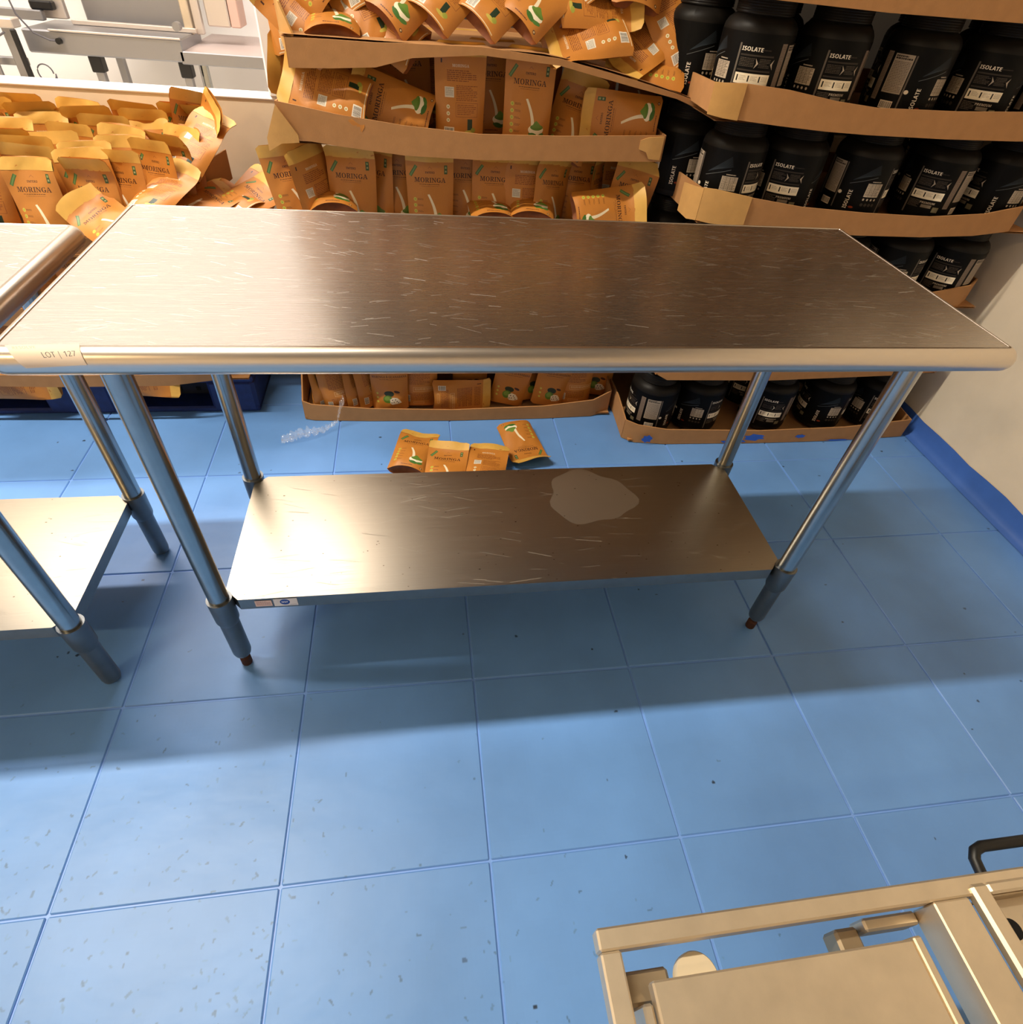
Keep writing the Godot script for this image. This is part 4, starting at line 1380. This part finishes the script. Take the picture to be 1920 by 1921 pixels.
# ------------------------------------------------------------------ black tubs
func new_tub() -> Node3D:
	var t := Node3D.new()
	var st := begin()
	lathe(st, [Vector2(0, 0), Vector2(0.078, 0), Vector2(0.086, 0.004), Vector2(0.0885, 0.014), Vector2(0.0885, 0.168), Vector2(0.087, 0.176), Vector2(0.081, 0.186), Vector2(0.072, 0.193), Vector2(0.066, 0.196), Vector2(0.064, 0.200)], 36)
	part(t, "body", st, M.tub)
	st = begin()
	lathe(st, [Vector2(0.0892, 0.018), Vector2(0.0892, 0.166)], 48)
	part(t, "label_wrap", st, M.tub_label)
	st = begin()
	var prof := [Vector2(0.064, 0.197), Vector2(0.0695, 0.198)]
	for k in 6:
		prof.append(Vector2(0.070, 0.200 + k * 0.005))
		prof.append(Vector2(0.0690, 0.2025 + k * 0.005))
	prof.append_array([Vector2(0.070, 0.231), Vector2(0.067, 0.234), Vector2(0.060, 0.2345), Vector2(0.058, 0.2325), Vector2(0, 0.2325)])
	lathe(st, prof, 36)
	part(t, "lid", st, M.tub)
	return t


func jars():
	var proto: Node3D
	var word := ["first", "second", "third", "fourth", "fifth", "sixth", "seventh"]
	# label turned to the room: s story panel, f facts panel, w upright word, t small table
	var face := {"s": 0.288, "f": 0.49, "w": 0.05, "t": 0.70, "S": 0.857, "d": 0.535}
	var look := {"s": "white story band", "S": "white story band", "f": "tall facts panel", "w": "upright white word", "t": "small pale table", "d": "pale round dot"}
	var tiers := [
		["uppermost visible", 1.028, [[0.655, "s", 6], [0.862, "s", 26], [1.111, "d", 0], [1.339, "S", 8], [1.545, "f", 0]], [0.57, 0.760, 0.965, 1.215, 1.44, 1.62]],
		["second visible", 0.784, [[0.680, "t", 4], [0.862, "S", 0], [1.095, "f", -44], [1.345, "s", 0], [1.56, "w", 20]], [0.60, 0.780, 0.972, 1.225, 1.45]],
		["tabletop corner", 0.540, [[0.68, "w", 0], [0.88, "s", 0], [1.125, "t", 0], [1.350, "t", 20], [1.555, "s", 0]], [0.61, 0.78, 1.0, 1.24, 1.45]],
		["behind the table", 0.292, [[0.68, "f", 0], [0.88, "t", 0], [1.10, "s", 0], [1.33, "w", 0], [1.56, "s", 0]], [0.60, 0.78]],
		["floor", 0.018, [[0.648, "f", 10], [0.832, "t", 6], [1.12, "w", -66], [1.36, "w", 10], [1.575, "s", 30]], [0.74, 0.93, 1.115, 1.30, 1.485]],
		["topmost", 1.266, [[0.66, "s", 0], [0.87, "f", 0], [1.09, "t", 0], [1.31, "s", 0], [1.53, "w", 0]], []],
	]
	for tier in tiers:
		var n := 0
		var row: Array = tier[2].map(func(q): return [q[0], -0.742, q[1], q[2], "front"])
		for x in tier[3]:
			row.append([x, -0.912, ["t", "s", "w"][row.size() % 3], 0, "rear"])
		if tier[1] > 0.7 and tier[1] < 1.2:
			row.append([0.62, -1.095, "s", 0, "innermost"])
		var count := {}
		for q in row:
			n = count.get(q[4], 0)
			count[q[4]] = n + 1
			var t: Node3D
			if proto:
				t = proto.duplicate()
			else:
				t = new_tub()
				proto = t
			t.name = numbered("tub")
			add_child(t)
			t.position = Vector3(q[0], tier[1], q[1])
			var toward := atan2(-0.2 - q[0], 1.03 - q[1])
			t.rotation.y = toward - TAU * face[q[2]] + deg_to_rad(q[3])
			tag(t, "black tub with %s, %s in %s row of %s tray" % [look[q[2]], word[n], q[4], tier[0]], "tub", "black tubs in the %s tray" % tier[0])


# ------------------------------------------------------------------ machine close to the viewer
func machine():
	var o := Vector3(-0.022, 0.45, 0.898)
	var t = thing("packing_machine", "stainless machine frame close to the viewer with an inner plate and perforated tray", "machine", Vector3(0.3, 0, 1.15))
	var off := o - Vector3(0.3, 0, 1.15)
	var p := func(called, lo, hi, b, mat, par):
		var st := begin()
		chamfer_box(st, lo + off, hi + off, b)
		return part(par, called, st, mat)
	var far = p.call("frame_bar", Vector3(0, -0.03, 0), Vector3(0.95, 0, 0.024), 0.0025, M.machine, t)
	p.call("frame_bar", Vector3(0, -0.03, 0.0245), Vector3(0.026, 0, 0.40), 0.0025, M.machine, t)
	p.call("frame_bar", Vector3(0.452, -0.052, 0.0245), Vector3(0.505, 0.0, 0.40), 0.002, M.machine, t)
	p.call("frame_bar", Vector3(0.0, -0.03, 0.405), Vector3(0.95, 0, 0.43), 0.002, M.machine, t)
	# inner plate with a turned-up side
	var plate = p.call("plate", Vector3(0.060, -0.044, 0.056), Vector3(0.412, -0.020, 0.36), 0.0025, M.machine, t)
	p.call("plate_flange", Vector3(0.412, -0.048, 0.054), Vector3(0.424, -0.017, 0.36), 0.002, M.machine, plate)
	# perforated tray beyond the bar
	var st := begin()
	var rim = p.call("tray_rim", Vector3(0.512, -0.012, 0.012), Vector3(0.538, 0.006, 0.40), 0.004, M.machine, t)
	p.call("tray_rim", Vector3(0.538, -0.012, 0.012), Vector3(0.95, 0.004, 0.026), 0.003, M.machine, t)
	p.call("tray_wall", Vector3(0.538, -0.045, 0.026), Vector3(0.95, -0.001, 0.029), 0.001, M.machine_dull, t)
	var floor_ = p.call("perforated_sheet", Vector3(0.536, -0.036, 0.028), Vector3(0.95, -0.032, 0.40), 0.001, M.machine, t)
	for i in 5:
		for j in 5:
			st = begin()
			lathe(st, [Vector2(0, 0), Vector2(0.0125, 0), Vector2(0.0125, 0.0012), Vector2(0, 0.0012)], 20, off + Vector3(0.566 + i * 0.036 + (j % 2) * 0.0, -0.0324, 0.062 + j * 0.040 - i * 0.004))
			part(floor_, "hole", st, M.cavity)
	# things under the plate
	p.call("bracket", Vector3(0.030, -0.11, 0.040), Vector3(0.095, -0.060, 0.075), 0.004, M.machine_dull, t)
	p.call("bracket", Vector3(0.335, -0.10, 0.030), Vector3(0.37, -0.060, 0.075), 0.004, M.machine_dull, t)
	p.call("bracket", Vector3(0.372, -0.085, 0.0245), Vector3(0.452, -0.045, 0.040), 0.003, M.machine, t)
	p.call("side_plate", Vector3(0.045, -0.12, 0.075), Vector3(0.058, -0.030, 0.36), 0.003, M.machine, t)
	st = begin()
	lathe(st, [Vector2(0, 0), Vector2(0.026, 0), Vector2(0.0275, 0.002), Vector2(0.0275, 0.016), Vector2(0.026, 0.0185), Vector2(0, 0.0185)], 40, off + Vector3(0.126, -0.062, 0.058))
	part(t, "nylon_disc", st, M.nylon)
	# toothed pulley
	st = begin()
	for k in 22:
		var x := Transform3D(Basis(Vector3.RIGHT, TAU * k / 22), off + Vector3(0.037, -0.080, 0.14))
		chamfer_box(st, Vector3(-0.006, -0.0035, 0.028), Vector3(0.006, 0.0035, 0.036), 0.001, x)
	var pul := part(t, "pulley_teeth", st, M.black_rubber)
	pul.set_meta("kind", "stuff")
	st = begin()
	var ring := []
	for k in 25:
		ring.append(off + Vector3(0.037, -0.080 + sin(TAU * k / 24) * 0.024, 0.14 + cos(TAU * k / 24) * 0.024))
	tube(st, ring, 0.006, 8)
	part(t, "pulley", st, M.black_rubber)
	# handle on the outside of the far bar
	st = begin()
	tube(st, [off + Vector3(0.555, -0.015, 0.002), off + Vector3(0.556, -0.012, -0.018), off + Vector3(0.562, -0.010, -0.027), off + Vector3(0.575, -0.009, -0.031), off + Vector3(0.68, -0.009, -0.031), off + Vector3(0.70, -0.010, -0.022), off + Vector3(0.702, -0.012, 0.002)], 0.0075, 10)
	part(t, "handle", st, M.black_plastic)
	# pedestal
	p.call("pedestal", Vector3(0.46, -0.43, 0.22), Vector3(0.62, -0.04, 0.36), 0.01, M.machine_dull, t)
	p.call("pedestal_foot", Vector3(0.38, -0.449, 0.20), Vector3(0.70, -0.425, 0.44), 0.008, M.machine_dull, t)
	p.call("pedestal_arm", Vector3(0.10, -0.10, 0.27), Vector3(0.62, -0.046, 0.33), 0.004, M.machine_dull, t)


# ------------------------------------------------------------------ conveyor in the white room
func other_room():
	var t = thing("conveyor", "grey steel conveyor in the white room beyond the opening", "machine", Vector3(-1.65, 0, -2.95))
	var o := Vector3(1.65, 0, 2.95)
	var p := func(par, called, lo, hi, b, mat):
		var root = par if par.get_parent() == self else par.get_parent()
		var st := begin()
		chamfer_box(st, lo - root.position, hi - root.position, b)
		return part(par, called, st, mat)
	var bed = p.call(t, "bed", Vector3(-2.0, 0.755, -3.14), Vector3(-1.30, 0.845, -2.76), 0.006, M.conveyor)
	p.call(bed, "edge_strip", Vector3(-1.88, 0.843, -2.762), Vector3(-1.30, 0.851, -2.752), 0.002, M.conveyor_light)
	p.call(bed, "edge_strip", Vector3(-1.86, 0.846, -3.02), Vector3(-1.28, 0.866, -2.99), 0.003, M.conveyor_light)
	var hood = p.call(t, "hood", Vector3(-1.84, 0.84, -3.3), Vector3(-1.36, 1.30, -3.13), 0.006, M.conveyor)
	p.call(hood, "edge_strip", Vector3(-1.70, 0.975, -3.13), Vector3(-1.36, 0.99, -3.12), 0.003, M.conveyor_light)
	p.call(t, "post", Vector3(-1.335, 0.84, -3.05), Vector3(-1.295, 1.5, -3.0), 0.004, M.machine)
	p.call(t, "post", Vector3(-1.29, 0.84, -3.06), Vector3(-1.25, 1.5, -3.02), 0.004, M.conveyor_light)
	var bx = p.call(t, "control_box", Vector3(-1.225, 0.875, -3.2), Vector3(-1.115, 1.10, -3.03), 0.006, M.conveyor_light)
	p.call(bx, "side_panel", Vector3(-1.113, 0.875, -3.2), Vector3(-1.065, 1.10, -3.04), 0.004, M.pink_panel)
	var st := begin()
	tube(st, [o + Vector3(-1.30, 0.895, -2.78), o + Vector3(-1.30, 0.895, -2.74)], 0.018, 16)
	part(t, "knob", st, M.conveyor)
	# guide panel at the far end with a white frame
	p.call(t, "end_panel", Vector3(-2.02, 0.865, -3.02), Vector3(-1.87, 1.2, -2.98), 0.004, M.conveyor_light)
	p.call(t, "motor", Vector3(-2.0, 0.90, -2.98), Vector3(-1.90, 0.935, -2.93), 0.006, M.black_plastic)
	p.call(t, "rail", Vector3(-2.6, 0.86, -2.95), Vector3(-1.95, 0.90, -2.91), 0.004, M.conveyor)
	for x in [-1.725, -1.315]:
		st = begin()
		chamfer_box(st, o + Vector3(x - 0.028, 0.69, -2.83), o + Vector3(x + 0.028, 0.756, -2.77), 0.004)
		var bk = part(t, "leg_bracket", st, M.black_plastic)
		st = begin()
		chamfer_box(st, o + Vector3(x - 0.018, 0.0, -2.82), o + Vector3(x + 0.018, 0.70, -2.78), 0.003)
		part(t, "leg", st, M.conveyor)
		st = begin()
		chamfer_box(st, o + Vector3(x - 0.018, 0.0, -3.12), o + Vector3(x + 0.018, 0.76, -3.08), 0.003)
		part(t, "leg", st, M.conveyor)
	st = begin()
	tube(st, [o + Vector3(-1.99, 1.05, -2.74), o + Vector3(-1.985, 0.95, -2.73), o + Vector3(-1.975, 0.90, -2.72), o + Vector3(-1.935, 0.835, -2.73), o + Vector3(-1.88, 0.81, -2.74), o + Vector3(-1.845, 0.808, -2.755)], 0.004, 8)
	part(t, "cable", st, M.cable)
	st = begin()
	tube(st, [o + Vector3(-1.845, 0.808, -2.765), o + Vector3(-1.845, 0.808, -2.735)], 0.012, 12)
	part(t, "cable_gland", st, M.black_plastic)
	# stand with crossed cables
	t = thing("steel_stand", "narrow steel stand with dangling cables at the far end of the conveyor", "stand", Vector3(-2.1, 0, -2.65))
	o = Vector3(2.1, 0, 2.65)
	for x in [-2.13, -2.0]:
		p.call(t, "upright", Vector3(x - 0.02, 0.0, -2.67), Vector3(x + 0.02, 0.86, -2.63), 0.004, M.conveyor)
	for x in [-2.08, -1.955]:
		p.call(t, "strut", Vector3(x - 0.008, 0.3, -2.60), Vector3(x + 0.012, 0.86, -2.58), 0.003, M.black_plastic if x > -2 else M.conveyor)
	p.call(t, "crossbar", Vector3(-2.3, 0.72, -2.665), Vector3(-1.97, 0.75, -2.635), 0.003, M.conveyor)
	p.call(t, "clamp", Vector3(-2.04, 0.64, -2.66), Vector3(-1.955, 0.67, -2.60), 0.004, M.black_plastic)
	p.call(t, "top_bar", Vector3(-2.4, 0.86, -2.68), Vector3(-1.95, 0.895, -2.60), 0.004, M.conveyor_light)
	st = begin()
	tube(st, [o + Vector3(-2.35, 0.80, -2.60), o + Vector3(-2.15, 0.79, -2.57), o + Vector3(-2.06, 0.81, -2.56), o + Vector3(-1.98, 0.85, -2.57)], 0.004, 8)
	part(t, "cable", st, M.cable)
	st = begin()
	var coil := []
	for k in 41:
		var a := TAU * k / 20
		coil.append(o + Vector3(-1.90 + cos(a) * 0.035 + 0.0004 * k, (0.70 if k < 21 else 0.64) + sin(a) * 0.035, -2.62))
	tube(st, coil, 0.003, 6)
	part(t, "cable_coil", st, M.cable)
	# lower steel table
	t = thing("steel_table", "pale steel table on round legs at the near end of the conveyor", "table", Vector3(-1.0, 0, -3.0))
	o = Vector3(1.0, 0, 3.0)
	var top = p.call(t, "tabletop", Vector3(-1.32, 0.785, -3.44), Vector3(-0.60, 0.80, -2.77), 0.004, M.pale_steel)
	p.call(top, "front_lip", Vector3(-1.32, 0.748, -2.775), Vector3(-0.84, 0.80, -2.76), 0.004, M.conveyor)
	p.call(top, "side_lip", Vector3(-0.84, 0.748, -2.79), Vector3(-0.60, 0.785, -2.775), 0.004, M.conveyor)
	for x in [-1.235, -0.965, -0.895]:
		st = begin()
		lathe(st, [Vector2(0, 0), Vector2(0.02, 0), Vector2(0.02, 0.786), Vector2(0, 0.786)], 16, o + Vector3(x, 0, -2.82 if x != -0.965 else -3.1))
		part(t, "leg", st, M.zinc)


# ------------------------------------------------------------------ small things
func small_things():
	# a strip of clear wrapping film, from the floor up on to the tray
	var t = thing("wrapping_film", "crumpled strip of clear wrapping film trailing from the floor tray", "film", Vector3(-0.6, 0, -0.75))
	var st := begin()
	var n := noise(0.9, 3, 2)
	sheet(st, 70, 8, func(u, v):
		var path := [Vector3(-0.10, 0.004, 0.075), Vector3(-0.03, 0.012, 0.050), Vector3(0.04, 0.010, 0.030), Vector3(0.085, 0.022, -0.005), Vector3(0.10, 0.07, -0.032), Vector3(0.115, 0.088, -0.04)]
		var s: float = u * (path.size() - 1)
		var i := mini(int(s), path.size() - 2)
		var a: Vector3 = path[i].lerp(path[i + 1], s - i)
		var w: float = (v - 0.5) * 0.05 * (0.7 + 0.3 * sin(u * 9.0))
		return a + Vector3(0.15 * w, maxf(0.0, 0.022 * n.get_noise_2d(u * 30.0, v * 6.0) + 0.3 * absf(w)), w))
	part(t, "film_strip", st, M.film)
